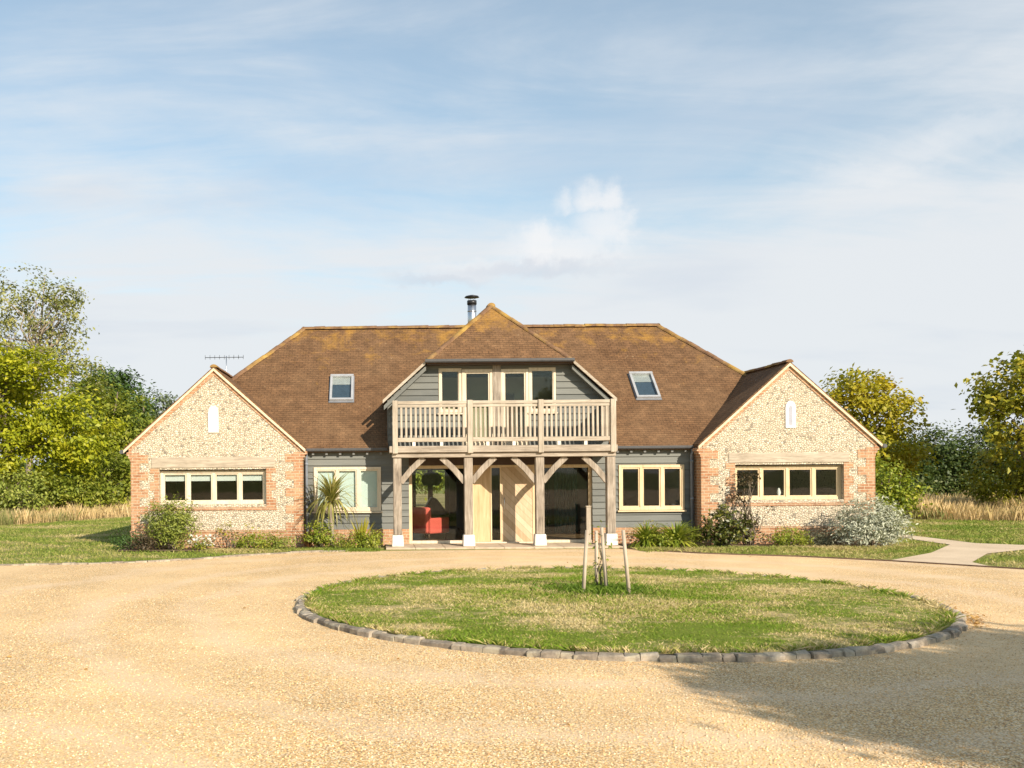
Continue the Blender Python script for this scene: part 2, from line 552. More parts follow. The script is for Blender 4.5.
    col = t.ramp(rn, [(0, (.76, .55, .30)), (.2, (.86, .68, .42)), (.38, (.66, .43, .20)), (.52, (.90, .78, .57)), (.66, (.54, .36, .19)), (.78, (.80, .54, .25)), (.90, (.40, .29, .18)), (.95, (.88, .71, .46))], 'CONSTANT')
    M['pebble'] = t.done(t.mix(.3, t.mix(1.0, col, (1.0, .945, .88), 'MULTIPLY'), t.ramp(a, [(.3, .7), (.7, 1.2)]), 'MULTIPLY'), .7, None, .3)

    # grass sheet
    def grassmat(name, g0, g1, s0, s1, bias, sc1=.5):
        t = MT(name)
        u = t.coord()
        a = t.noise(t.coord('Object', (sc1, sc1 * 1.6, 1)), 1, 6, .62, .3)
        b = t.noise(u, 7, 6, .7)
        c = t.noise(u, 40, 4, .7)
        g = t.mix(b, g0, g1)
        s = t.mix(b, s0, s1)
        f = t.ramp(t.math('ADD', a, t.math('MULTIPLY', t.math('SUBTRACT', b, .5), .6)), [(bias, 0), (bias + .16, 1)])
        col = t.mix(f, g, s)
        col = t.mix(.65, col, t.ramp(c, [(.28, .5), (.7, 1.35)]), 'MULTIPLY')
        return t.done(col, .95, t.bump(t.math('ADD', b, c), .8, .05), .1)

    M['grass'] = grassmat('rough lawn', (.14, .19, .03), (.25, .28, .055), (.40, .33, .14), (.52, .42, .21), .50, .35)
    M['island'] = grassmat('worn lawn', (.13, .19, .02), (.22, .26, .04), (.42, .33, .15), (.56, .45, .23), .47, .55)
    M['field'] = grassmat('dry meadow soil', (.17, .16, .05), (.27, .23, .09), (.36, .28, .13), (.46, .37, .19), .42, .2)

    def blade(name, stops, sc1, trans=.35, wr=.55, wa=1.05, base=.28):
        t = MT(name)
        rn = t.rnd()
        a = t.noise(t.coord('Object', (sc1, sc1 * 1.6, 1)), 1, 6, .62, .3)
        col = t.ramp(t.math('ADD', t.math('MULTIPLY', rn, wr), t.math('MULTIPLY', t.math('SUBTRACT', a, base), wa)), stops)
        tl = t.n('ShaderNodeBsdfTranslucent')
        t.L.new(col, tl.inputs[0])
        t.done(col, .6, None, .25)
        mx = t.n('ShaderNodeMixShader')
        mx.inputs[0].default_value = trans
        t.L.new(t.b.outputs[0], mx.inputs[1])
        t.L.new(tl.outputs[0], mx.inputs[2])
        t.L.new(mx.outputs[0], t.N['Material Output'].inputs[0])
        return t.m

    M['blade'] = blade('lawn grass blade', [(.15, (.16, .27, .018)), (.40, (.24, .33, .032)), (.56, (.35, .34, .08)), (.72, (.58, .46, .21)), (.95, (.70, .58, .32))], .55, .35, .50, 2.1, .345)
    M['verge_blade'] = blade('verge grass blade', [(.12, (.16, .24, .03)), (.38, (.27, .31, .055)), (.58, (.42, .37, .13)), (.76, (.58, .47, .23)), (.95, (.68, .56, .32))], .35, .35, .32, 2.0, .36)
    M['lush_blade'] = blade('lush grass blade', [(.2, (.09, .17, .012)), (.8, (.20, .28, .035))], .9)
    M['straw'] = blade('dry meadow grass', [(.10, (.36, .31, .11)), (.35, (.55, .40, .18)), (.6, (.70, .52, .26)), (.9, (.80, .63, .37))], .12, .3)
    M['straw_green'] = blade('greener meadow grass', [(.10, (.15, .20, .05)), (.5, (.28, .27, .09)), (.9, (.50, .40, .20))], .2, .3)

    def leaf(name, stops, trans=.38, rough=.5, clump=.6, cw=.5):
        t = MT(name)
        rn = t.rnd()
        a = t.noise(t.coord('Object'), clump, 3, .6)
        f = t.math('ADD', t.math('MULTIPLY', rn, 1 - cw), t.math('MULTIPLY', t.ramp(a, [(.32, 0), (.68, 1)]), cw))
        col = t.ramp(f, stops)
        tl = t.n('ShaderNodeBsdfTranslucent')
        t.L.new(t.mix(.5, col, (.9, 1.0, .35), 'MULTIPLY'), tl.inputs[0])
        t.done(col, rough, None, .35)
        mx = t.n('ShaderNodeMixShader')
        mx.inputs[0].default_value = trans
        t.L.new(t.b.outputs[0], mx.inputs[1])
        t.L.new(tl.outputs[0], mx.inputs[2])
        t.L.new(mx.outputs[0], t.N['Material Output'].inputs[0])
        return t.m

    M['leaf_yellow'] = leaf('yellow green leaf', [(.1, (.16, .20, .014)), (.4, (.31, .34, .016)), (.7, (.46, .45, .022)), (.95, (.58, .50, .05))])
    M['leaf_thin'] = leaf('thin olive leaf', [(.1, (.16, .18, .05)), (.5, (.27, .28, .075)), (.9, (.40, .36, .12))], .3)
    M['leaf_mid'] = leaf('mid green leaf', [(.1, (.11, .15, .016)), (.5, (.22, .26, .028)), (.85, (.38, .37, .05))])
    M['leaf_dark'] = leaf('dark green leaf', [(.1, (.04, .085, .018)), (.5, (.075, .135, .028)), (.9, (.13, .19, .05))], .3)
    M['leaf_far'] = leaf('far grey green leaf', [(.1, (.10, .14, .07)), (.9, (.19, .22, .11))], .3)
    M['leaf_gold'] = leaf('golden autumn leaf', [(.05, (.22, .23, .02)), (.4, (.37, .34, .022)), (.7, (.50, .40, .025)), (.93, (.54, .29, .03))], .4, .5, .45, .65)
    M['leaf_hedge'] = leaf('dull hedge leaf', [(.1, (.035, .065, .015)), (.5, (.07, .105, .024)), (.9, (.15, .17, .04))], .3)
    M['leaf_brown'] = leaf('bronze green leaf', [(.1, (.16, .18, .018)), (.5, (.34, .33, .028)), (.9, (.54, .42, .05))])
    M['leaf_shrub'] = leaf('olive shrub leaf', [(.1, (.12, .16, .022)), (.5, (.25, .29, .045)), (.9, (.42, .43, .10))], .3, .5, 3.0)
    M['leaf_bed'] = leaf('bright bed leaf', [(.1, (.13, .19, .02)), (.5, (.26, .31, .03)), (.9, (.46, .44, .06))], .35, .5, 3.0)
    M['leaf_dusk'] = leaf('dusky brown leaf', [(.1, (.035, .028, .018)), (.5, (.085, .062, .032)), (.9, (.16, .12, .06))], .25, .5, 3.0)
    M['leaf_laurel'] = leaf('dark glossy leaf', [(.1, (.03, .045, .012)), (.5, (.085, .10, .018)), (.9, (.26, .23, .035))], .2, .35, 2.2)
    M['leaf_silver'] = leaf('silver felted leaf', [(.1, (.33, .35, .25)), (.5, (.47, .48, .36)), (.9, (.60, .60, .47))], .15, .8, 3.0)
    M['leaf_lav'] = leaf('grey green leaf', [(.1, (.10, .115, .07)), (.9, (.22, .22, .13))], .2, .8, 3.0)
    M['leaf_bronze'] = leaf('reddish strap leaf', [(.1, (.14, .06, .025)), (.9, (.30, .15, .06))], .3)
    M['leaf_palm'] = leaf('cordyline strap leaf', [(.1, (.13, .14, .025)), (.45, (.27, .26, .06)), (.9, (.52, .45, .17))], .25, .45, 3.0)
    M['leaf_phorm'] = leaf('yellow strap leaf', [(.1, (.20, .21, .02)), (.5, (.42, .37, .04)), (.9, (.60, .50, .10))], .3)
    M['petal'] = leaf('white petal', [(0, (.72, .72, .66)), (1, (.85, .84, .78))], .25)
    M['fallen'] = leaf('fallen tan leaf', [(0, (.40, .22, .06)), (1, (.62, .40, .14))], .15)

    t = MT('grey brown bark')
    g = t.noise(t.coord('Object', (7, 7, 1.6)), 1, 6, .65)
    M['bark'] = t.done(t.ramp(g, [(.3, (.085, .065, .045)), (.7, (.23, .185, .135))]), .9, t.bump(g, .8, .03), .15)
    t = MT('pale grey bark')
    g = t.noise(t.coord('Object', (7, 7, 1.6)), 1, 6, .65)
    M['bark_pale'] = t.done(t.ramp(g, [(.3, (.22, .18, .13)), (.7, (.42, .35, .27))]), .9, t.bump(g, .6, .03), .15)


make_materials()


# ------------------------------------------------------------------ mesh helpers
class MB:
    """collects quads, boxes, prisms and tubes; build() links them as ONE mesh object with metre UVs"""

    def __init__(self):
        self.v, self.f, self.ix, self.weld = [], [], {}, False
        self.smooth = set()

    def vert(self, p):
        p = (float(p[0]), float(p[1]), float(p[2]))
        if self.weld:
            k = (round(p[0], 4), round(p[1], 4), round(p[2], 4))
            if k in self.ix:
                return self.ix[k]
            self.ix[k] = len(self.v)
        self.v.append(p)
        return len(self.v) - 1

    def face(self, pts, smooth=False):
        self.f.append([self.vert(p) for p in pts])
        if smooth:
            self.smooth.add(len(self.f) - 1)

    def hexa(self, a, b):
        """two matching rings (lists of points) joined into a closed solid"""
        n = len(a)
        i0 = [self.vert(p) for p in a]
        i1 = [self.vert(p) for p in b]
        self.f.append(i0[::-1])
        self.f.append(i1)
        for k in range(n):
            j = (k + 1) % n
            self.f.append([i0[k], i0[j], i1[j], i1[k]])
        return self

    def box(self, x0, x1, y0, y1, z0, z1):
        a = [(x0, y0, z0), (x1, y0, z0), (x1, y1, z0), (x0, y1, z0)]
        b = [(x0, y0, z1), (x1, y0, z1), (x1, y1, z1), (x0, y1, z1)]
        return self.hexa(a, b)

    def prism_xz(self, pts, y0, y1):
        """polygon in x,z (anticlockwise seen from -y) pushed from y0 to y1"""
        return self.hexa([(p[0], y1, p[1]) for p in pts], [(p[0], y0, p[1]) for p in pts])

    def bar(self, p0, p1, w, d, up=(0, 0, 1)):
        """square bar: w across, d along `up`"""
        p0, p1 = Vector(p0), Vector(p1)
        t = (p1 - p0).normalized()
        s = t.cross(Vector(up))
        if s.length < 1e-4:
            s = t.cross(Vector((0, 1, 0)))
        s.normalize()
        u = s.cross(t)
        r = [s * (a * w / 2) + u * (b * d / 2) for a, b in ((-1, -1), (1, -1), (1, 1), (-1, 1))]
        return self.hexa([p0 + q for q in r], [p1 + q for q in r])

    def tube(self, pts, rad, n=8, cap=True):
        pts = [Vector(p) for p in pts]
        rad = rad if isinstance(rad, (list, tuple)) else [rad] * len(pts)
        rings = []
        for i, p in enumerate(pts):
            t = (pts[min(i + 1, len(pts) - 1)] - pts[max(i - 1, 0)]).normalized()
            a = t.cross(Vector((0, 0, 1)) if abs(t.z) < .95 else Vector((1, 0, 0))).normalized()
            b = a.cross(t)
            rings.append([self.vert(p + (a * math.cos(2 * math.pi * k / n) - b * math.sin(2 * math.pi * k / n)) * rad[i]) for k in range(n)])
        for i in range(len(rings) - 1):
            for k in range(n):
                j = (k + 1) % n
                self.f.append([rings[i][k], rings[i][j], rings[i + 1][j], rings[i + 1][k]])
                self.smooth.add(len(self.f) - 1)
        if cap:
            self.f.append(rings[0][::-1])
            self.f.append(rings[-1])
        return self

    def build(self, name, mat, parent=None, bevel=0.0, off=(0, 0, 0)):
        me = bpy.data.meshes.new(name)
        vs = [(x - off[0], y - off[1], z - off[2]) for x, y, z in self.v] if any(off) else self.v
        me.from_pydata(vs, [], self.f)
        uv = me.uv_layers.new(name='UVMap')
        for p in me.polygons:
            nrm = p.normal
            if abs(nrm.z) > .985:
                t, b = Vector((1, 0, 0)), Vector((0, 1, 0))
            else:
                t = Vector((0, 0, 1)).cross(nrm).normalized()
                b = nrm.cross(t)
            for li in p.loop_indices:
                co = me.vertices[me.loops[li].vertex_index].co
                uv.data[li].uv = (co.dot(t), co.dot(b))
            if p.index in self.smooth:
                p.use_smooth = True
        me.materials.append(mat)
        o = bpy.data.objects.new(name, me)
        COL.objects.link(o)
        if parent is not None:
            o.parent = parent
        if bevel:
            m = o.modifiers.new('bevel', 'BEVEL')
            m.width = bevel
            m.segments = 1
            m.limit_method = 'ANGLE'
        return o


def fast_mesh(name, verts, faces, mat, parent=None, smooth=False):
    """numpy arrays to one mesh; faces all have the same side count"""
    me = bpy.data.meshes.new(name)
    k = faces.shape[1]
    me.vertices.add(len(verts))
    me.vertices.foreach_set('co', np.ascontiguousarray(verts, dtype=np.float32).ravel())
    me.loops.add(faces.size)
    me.loops.foreach_set('vertex_index', np.ascontiguousarray(faces, dtype=np.int32).ravel())
    me.polygons.add(len(faces))
    me.polygons.foreach_set('loop_start', np.arange(0, faces.size, k, dtype=np.int32))
    me.polygons.foreach_set('loop_total', np.full(len(faces), k, dtype=np.int32))
    if smooth:
        me.polygons.foreach_set('use_smooth', np.ones(len(faces), dtype=bool))
    me.update(calc_edges=True)
    me.materials.append(mat)
    o = bpy.data.objects.new(name, me)
    COL.objects.link(o)
    if parent is not None:
        o.parent = parent
    return o


def empty(name, loc=(0, 0, 0)):
    o = bpy.data.objects.new(name, None)
    COL.objects.link(o)
    o.location = loc
    o.empty_display_size = .3
    return o


def tag(o, label, cat, group=None):
    o['label'] = label
    o['category'] = cat
    if group:
        o['group'] = group
    return o


def struct(o, kind='structure'):
    o['kind'] = kind
    return o


# ------------------------------------------------------------------ ground, drive, paths
def sheet(name, pts, z, mat, thick=None):
    b = MB()
    if thick:
        b.hexa([(x, y, z - thick) for x, y in pts], [(x, y, z) for x, y in pts])
    else:
        b.face([(x, y, z) for x, y in pts])
    return struct(b.build(name, mat))


sheet('ground', [(-900, -500), (900, -500), (900, 1400), (-900, 1400)], 0.0, M['grass'])
sheet('meadow_ground', [(-160, 40), (-160, 10.2), (-17.8, 11.6), (-14.6, 19.0), (-10, 22), (10, 22), (15.5, 12.4), (20, 10.2), (60, 4), (160, 0), (160, 60), (0, 60)], .004, M['field'])

# far edge of the drive, left to right (curves in to the porch and out again)
EDGE = [(-70, -5.2), (-30, -4.6), (-11.5, -4.15), (-9.6, -4.0), (-8.4, -3.6), (-7.3, -2.9), (-6.3, -2.0), (-5.2, -1.3), (-4.0, -.98), (-3.1, -.86), (0, -.78), (2.8, -.74), (3.3, -1.15),
        (3.75, -1.75), (4.3, -2.3), (5.2, -2.85), (6.2, -3.35), (7.6, -4.55), (9.15, -6.35), (11, -8.6), (16, -14), (70, -50)]
sheet('driveway', [(-70, -70)] + [(70, -70)] + EDGE[::-1], .008, M['gravel'])


def kerb_run(name, pts, w, h, mat, step, jitter=.2):
    b = MB()
    for i in range(len(pts) - 1):
        p, q = Vector((*pts[i], 0)), Vector((*pts[i + 1], 0))
        L = (q - p).length
        n = max(1, round(L / step))
        for k in range(n):
            a = p.lerp(q, k / n + .004 / L)
            c = p.lerp(q, (k + 1) / n - .004 / L)
            hh = h * (1 + random.uniform(-jitter, jitter))
            a.z = c.z = hh / 2
            b.bar(a, c, w * random.uniform(.85, 1.1), hh)
    return struct(b.build(name, mat))


kerb_run('kerb', EDGE[1:9], .12, .045, M['sett'], .28)
kerb_run('kerb', EDGE[11:21], .045, .035, M['edging'], 1.6, .05)

sheet('path', [(7.55, -4.45), (8.85, -5.93), (9.05, -4.9), (10.6, -2.9), (12.3, -1.75), (16, .9), (24, 5), (24, 7.2), (13.0, -.55), (12.2, .15), (12.2, 3.6), (11.6, 3.6), (11.35, .6), (11.3, -.25), (9.5, -2.6)], .016, M['path'])

# garden beds against the house
sheet('flower_bed', [(-9.9, .36), (-9.9, -.5), (-7.8, -.75), (-5.6, -.55), (-4.2, -.6), (-3.2, -.5), (-3.2, .9), (-5.2, .9), (-5.2, .36)], .02, M['soil'])
sheet('flower_bed', [(3.1, .9), (3.1, -.45), (4.3, -1.0), (6.5, -1.1), (9.6, -1.0), (9.9, .36), (5.2, .36), (5.2, .9)], .02, M['soil'])

# round lawn with a ring of stone setts
CX, CY, CR = 0.114, -10.64, 4.63


def island():
    b = MB()
    b.weld = True
    rings = [(CR - .135, .068), (CR - .5, .085), (3.4, .10), (2.2, .112), (1.0, .12)]
    n = 72
    for (r0, z0), (r1, z1) in zip(rings, rings[1:]):
        for k in range(n):
            a0, a1 = 2 * math.pi * k / n, 2 * math.pi * (k + 1) / n
            P = lambda r, a, z: (CX + r * math.cos(a), CY + r * math.sin(a), z)
            b.face([P(r0, a0, z0), P(r0, a1, z0), P(r1, a1, z1), P(r1, a0, z1)], True)
    b.face([(CX + math.cos(2 * math.pi * k / n), CY + math.sin(2 * math.pi * k / n), .12) for k in range(n)])
    struct(b.build('lawn', M['island']))
    # setts: rough blocks, each a little out of line
    b = MB()
    a = 0.0
    while a < 2 * math.pi - .02:
        ln = random.uniform(.13, .27)
        da = min(ln / CR, 2 * math.pi - a)
        r0 = CR - .145 + random.uniform(-.015, .015)
        r1 = CR + random.uniform(-.035, .03)
        z = .076 + random.uniform(-.010, .009)
        g = .003 / CR
        tilt = random.uniform(-.012, .012)

        def P(r, t, zz):
            return (CX + r * math.cos(t), CY + r * math.sin(t), zz)
        t0, t1 = a + g, a + da - g
        lo = [P(r0, t0, 0), P(r1 + .01, t0, 0), P(r1 + .01, t1, 0), P(r0, t1, 0)]
        mi = [P(r0, t0, z * .8), P(r1 + .006, t0, z * .75), P(r1 + .006, t1, z * .75), P(r0, t1, z * .8)]
        hi = [P(r0 + .02, t0 + g * 3, z), P(r1 - .022, t0 + g * 3, z + tilt), P(r1 - .022, t1 - g * 3, z - tilt), P(r0 + .02, t1 - g * 3, z)]
        mi, hi = ([(p[0] + random.uniform(-.009, .009), p[1] + random.uniform(-.009, .009), p[2] + random.uniform(-.008, .008)) for p in q] for q in (mi, hi))
        i0, i1, i2 = ([b.vert(p) for p in q] for q in (lo, mi, hi))
        for A, B in ((i0, i1), (i1, i2)):
            for k in range(4):
                j = (k + 1) % 4
                b.f.append([A[k], A[j], B[j], B[k]])
        b.f.append(i2)
        a += da
    struct(b.build('kerb', M['sett'], None, .008))


island()


# ------------------------------------------------------------------ the house
house = empty('house', (0, 0, 0))
tag(house, 'long house with brown hipped tile roof, two flint gable wings and a central oak balcony', 'house')

ROOF_E, ROOF_Y, PIT = 2.615, .77, .882           # main eaves height, its y, its slope
RDG_Y, RDG_Z, RDG_X = 5.11, 6.443, 5.481
WALL_Y = .92                                       # recessed front wall
WX0, WX1 = 5.22, 9.72                              # a wing's walls
WY = .37                                           # wing front
WC, WAP, WEV = 7.521, 4.78, 2.643                  # wing apex x, z and eaves
WSL = (WAP - WEV) / (9.902 - WC)


def wall_with_openings(b, x0, x1, z0, z1, y0, y1, ops, top=None):
    """front at y0, back at y1, real openings with reveals; top: list of (x,z) points above z1 (gable)"""
    b.weld = True
    xs = sorted({x0, x1, *[o[0] for o in ops], *[o[1] for o in ops]})
    zs = sorted({z0, z1, *[o[2] for o in ops], *[o[3] for o in ops]})

    def solid(i, k):
        if i < 0 or k < 0 or i >= len(xs) - 1 or k >= len(zs) - 1:
            return False
        cx, cz = (xs[i] + xs[i + 1]) / 2, (zs[k] + zs[k + 1]) / 2
        return not any(o[0] < cx < o[1] and o[2] < cz < o[3] for o in ops)
    for i in range(len(xs) - 1):
        for k in range(len(zs) - 1):
            if not solid(i, k):
                continue
            a, c, d, e = xs[i], xs[i + 1], zs[k], zs[k + 1]
            b.face([(a, y0, d), (c, y0, d), (c, y0, e), (a, y0, e)])
            b.face([(c, y1, d), (a, y1, d), (a, y1, e), (c, y1, e)])
            if not solid(i - 1, k):
                b.face([(a, y1, d), (a, y0, d), (a, y0, e), (a, y1, e)])
            if not solid(i + 1, k):
                b.face([(c, y0, d), (c, y1, d), (c, y1, e), (c, y0, e)])
            if not solid(i, k - 1):
                b.face([(a, y1, d), (c, y1, d), (c, y0, d), (a, y0, d)])
            if not solid(i, k + 1) and not (top and abs(e - z1) < 1e-6):
                b.face([(a, y0, e), (c, y0, e), (c, y1, e), (a, y1, e)])
    if top:
        line = [(x, z1) for x in xs]
        ring = line + top
        b.face([(x, y0, z) for x, z in ring])
        b.face([(x, y1, z) for x, z in ring[::-1]])
        n = len(ring)
        for k in range(len(line) - 1, n):
            p, q = ring[k], ring[(k + 1) % n]
            b.face([(p[0], y0, p[1]), (q[0], y0, q[1]), (q[0], y1, q[1]), (p[0], y1, p[1])])


def boards(b, xl, xr, z0, z1, y, ops, pitch=.172):
    """lapped weatherboards on the plane y, cut round the openings; xl, xr are functions of z"""
    cuts = sorted({z0, z1, *[o[2] for o in ops], *[o[3] for o in ops]})
    r = z0
    while r < z1 - 1e-6:
        top = min(r + pitch, z1)
        zz = [r] + [c for c in cuts if r + .004 < c < top - .004] + [top]
        for lo, hi in zip(zz, zz[1:]):
            zm = (lo + hi) / 2
            segs = [(None, None)]
            holes = sorted((o[0], o[1]) for o in ops if o[2] < zm < o[3])
            spans, s = [], None
            edges = [('L', None)] + [(h[0], h[1]) for h in holes] + [('R', None)]
            cur = 'L'
            for h in holes:
                spans.append((cur, h[0]))
                cur = h[1]
            spans.append((cur, 'R'))
            yf = lambda z: y - (.040 - .034 * (z - r) / pitch)
            for a, c in spans:
                al, ah = (xl(lo), xl(hi)) if a == 'L' else (a, a)
                cl, ch = (xr(lo), xr(hi)) if c == 'R' else (c, c)
                if min(cl - al, ch - ah) < .01:
                    continue
                jit = random.uniform(-.002, .002)
                b.hexa([(al, y, lo), (al, yf(lo) + jit, lo), (cl, yf(lo) + jit, lo), (cl, y, lo)],
                       [(ah, y, hi), (ah, yf(hi) + jit, hi), (ch, yf(hi) + jit, hi), (ch, y, hi)])
        r = top


def quoin(b, x_edge, inward, z0, z1, y, wide, narrow, course=.225, start=0):
    """toothed brick dressing proud of the flint; one clean sheet with a little depth"""
    z, k = z0, start
    pts = []
    while z < z1 - .01:
        t = min(z + course, z1)
        w = wide if k % 2 == 0 else narrow
        pts.append((w, z, t))
        z, k = t, k + 1
    ring = [(x_edge, z0)]
    for w, a, c in pts:
        ring.append((x_edge + inward * w, a))
        ring.append((x_edge + inward * w, c))
    ring.append((x_edge, z1))
    if inward < 0:
        ring = ring[::-1]
    b.prism_xz(ring, y - .012, y + .002)


def casement(parent, name, x0, x1, z0, z1, y, lights, m=.07, mat='oak_frame', depth=.09, blind=None, sill=True, sash=.035, blind_mat='blind', glass_inset=.045):
    """frame with mullions, an inner sash ring per light, one pane per light, optional blinds"""
    f = MB()
    f.weld = True
    w = (x1 - x0 - m * (lights + 1)) / lights
    ops = [(x0 + m + i * (w + m), x0 + m + i * (w + m) + w, z0 + m, z1 - m) for i in range(lights)]
    wall_with_openings(f, x0, x1, z0, z1, y, y + depth, ops)
    fr = f.build('frame', M[mat], None, .004)
    win = fr if False else None
    top = bpy.data.objects.new(name, None)
    COL.objects.link(top)
    top.parent = parent
    fr.parent = top
    for a, c, d, e in ops:
        s = MB()
        wall_with_openings(s, a - .002, c + .002, d - .002, e + .002, y + .02, y + depth - .012, [(a + sash, c - sash, d + sash, e - sash)])
        s.build('sash', M[mat], top, .003)
        g = MB()
        g.box(a + sash - .008, c - sash + .008, y + glass_inset, y + glass_inset + .008, d + sash - .008, e - sash + .008)
        g.build('pane', M['glass'], top)
        if blind:
            q = MB()
            zb = e - blind * (e - d)
            q.box(a + .01, c - .01, y + depth + .012, y + depth + .018, zb, e)
            q.build('blind', M[blind_mat], top)
    if sill:
        s = MB()
        s.hexa([(x0 - .04, y - .05, z0 - .05), (x1 + .04, y - .05, z0 - .05), (x1 + .04, y + depth, z0 - .05), (x0 - .04, y + depth, z0 - .05)],
               [(x0 - .04, y - .05, z0 - .012), (x1 + .04, y - .05, z0 - .012), (x1 + .04, y + depth, z0 - .002), (x0 - .04, y + depth, z0 - .002)])
        s.build('sill', M[mat + '_h' if mat + '_h' in M else mat], top, .004)
    return top


def ridge_run(b, p0, p1, r=.115, seg=.32):
    """half-round tiles, each lapping the next"""
    p0, p1 = Vector(p0), Vector(p1)
    L = (p1 - p0).length
    n = max(1, round(L / seg))
    t = (p1 - p0).normalized()
    side = t.cross(Vector((0, 0, 1))).normalized()
    up = side.cross(t)
    for k in range(n):
        a, c = p0.lerp(p1, k / n), p0.lerp(p1, (k + 1) / n + .02 / L)
        ra, rc = r * random.uniform(.96, 1.0), r * random.uniform(1.02, 1.08)
        jit = up * random.uniform(-.008, .008)
        A, C = [], []
        for j in range(7):
            th = math.pi * j / 6
            A.append(a + jit + side * (math.cos(th) * ra) + up * (math.sin(th) * ra * .8 - .05))
            C.append(c + jit + side * (math.cos(th) * rc) + up * (math.sin(th) * rc * .8 - .05))
        b.hexa(A, C)


def slope_slab(b, pts, dz=.11):
    b.hexa([(x, y, z - dz) for x, y, z in pts], pts)


def build_wing(s):
    """s = -1 left, +1 right; everything mirrored about the house centre"""
    X = lambda x: s * x
    lo, hi = (WX0, WX1) if s > 0 else (-WX1, -WX0)
    wn = (6.10, 8.92, 1.165, 2.09) if s > 0 else (-8.98, -6.165, 1.155, 2.075)
    ops = [(wn[0], wn[1], wn[2], wn[3])]
    gable = [(hi, 2.50 + .09), (s * WC, WAP - .09), (lo, 2.50 + .09)]
    b = MB()
    wall_with_openings(b, lo, hi, 0, 2.5, WY, WY + .32, ops, gable)
    fw = b.build('flint_wall', M['flint'], house)
    # outer side, back and the short inner return
    b = MB()
    xo = s * WX1
    b.box(min(xo, xo - s * .32), max(xo, xo - s * .32), WY + .322, 9.3, 0, 2.56)
    b.build('side_wall', M['flint'], fw)
    b = MB()
    xi = s * WX0
    b.box(min(xi, xi + s * .3), max(xi, xi + s * .3), WY + .322, 1.3, 0, 2.6)
    b.build('return_wall', M['brick_deep'], fw)
    # brick corners, jambs, plinth, window bed
    b = MB()
    quoin(b, lo, 1, .44, 2.52, WY, .44, .22)
    b.box(lo - .012, lo + .002, WY - .012, WY + .34, .44, 2.52)
    b.build('brick_quoin', M['brick'], fw)
    b = MB()
    quoin(b, hi, -1, .44, 2.52, WY, .44, .22)
    b.box(hi - .002, hi + .012, WY - .012, WY + .34, .44, 2.52)
    b.build('brick_quoin', M['brick'], fw)
    for xe, d in ((wn[0], -1), (wn[1], 1)):
        b = MB()
        quoin(b, xe, d, wn[2] - .075, wn[3] + .04, WY, .25, .14, .225, 0)
        b.build('brick_jamb', M['brick'], fw)
    b = MB()
    b.box(wn[0] - .27, wn[1] + .27, WY - .02, WY + .30, wn[2] - .155, wn[2] - .076)
    b.build('brick_sill', M['brick_deep'], fw)
    b = MB()
    b.box(lo - .03, hi + .03, WY - .035, WY + .004, 0, .43)
    b.box(lo - .045, hi + .045, WY - .05, WY + .003, .432, .475)
    b.build('brick_plinth', M['brick'], fw)
    # oak lintel
    b = MB()
    l0, l1 = (5.93, 9.07) if s > 0 else (-9.19, -5.94)
    b.box(l0, l1, WY - .018, WY + .2, wn[3] + .045, 2.40)
    b.build('lintel', M['lintel'], fw, .01)
    # arched slit, white plaster round pale glass
    cx = s * 7.545
    b = MB()
    ring = [(cx - .135, 3.04), (cx + .135, 3.04), (cx + .135, 3.56)] + [(cx + .135 * math.cos(a), 3.56 + .19 * math.sin(a)) for a in np.linspace(0, math.pi, 9)[1:-1]] + [(cx - .135, 3.56)]
    b.prism_xz(ring, WY - .03, WY + .01)
    ar = b.build('arched_slit', M['slit_white'], fw, .006)
    b = MB()
    ring = [(cx - .045, 3.12), (cx + .045, 3.12), (cx + .045, 3.55)] + [(cx + .045 * math.cos(a), 3.55 + .08 * math.sin(a)) for a in np.linspace(0, math.pi, 7)[1:-1]] + [(cx - .045, 3.55)]
    b.prism_xz(ring, WY - .034, WY + .0)
    b.build('slit_pane', M['slit_grey'] if s > 0 else M['slit_white'], fw)
    # kneelers stepping out under the eaves
    for xe, d in ((lo, -1), (hi, 1)):
        b = MB()
        prof = [(xe, 2.30), (xe + d * .03, 2.30), (xe + d * .03, 2.375), (xe + d * .07, 2.375), (xe + d * .07, 2.45), (xe + d * .12, 2.45), (xe + d * .12, 2.53), (xe + d * .0, 2.58)]
        if d < 0:
            prof = prof[::-1]
        b.prism_xz(prof, WY - .016, WY + .36)
        b.build('brick_kneeler', M['brick'], fw)
    # raking brick course under the verge
    b = MB()
    for d in (-1, 1):
        e = (s * WC + d * 2.26, WAP - WSL * 2.26 - .10)
        a = (s * WC, WAP - .10)
        ring = [e, a, (a[0], a[1] - .13), (e[0], e[1] - .13)]
        if d > 0:
            ring = ring[::-1]
        b.prism_xz(ring[::-1], WY - .02, WY + .01)
    b.build('raking_course', M['brick'], fw)
    casement(house, 'window', wn[0] + .0, wn[1] - .0, wn[2], wn[3] - .03, WY + .14, 4, .075, 'oak_pale' if s < 0 else 'oak_frame', .09, .27 if s < 0 else None)
    # roof
    ev = 9.902 - WC
    for d in (-1, 1):
        b = MB()
        x0, x1 = s * WC, s * WC + d * ev
        p = [(x0, WY - .05, WAP), (x1, WY - .05, WEV), (x1, 5.2, WEV), (x0, 5.2, WAP)]
        if d < 0:
            p = p[::-1]
        if d != s:          # inner slope stops in the valley of the main roof
            yv = ROOF_Y + (WEV - ROOF_E) / PIT + .05
            yt = ROOF_Y + (WAP - ROOF_E) / PIT + .3
            p = [(x0, WY - .05, WAP), (x1, WY - .05, WEV), (x1, yv, WEV), (x0, yt, WAP)]
            if d < 0:
                p = p[::-1]
        slope_slab(b, p[::-1] if False else p, .07)
        b.build('wing_roof', M['tile'], house)
    b = MB()
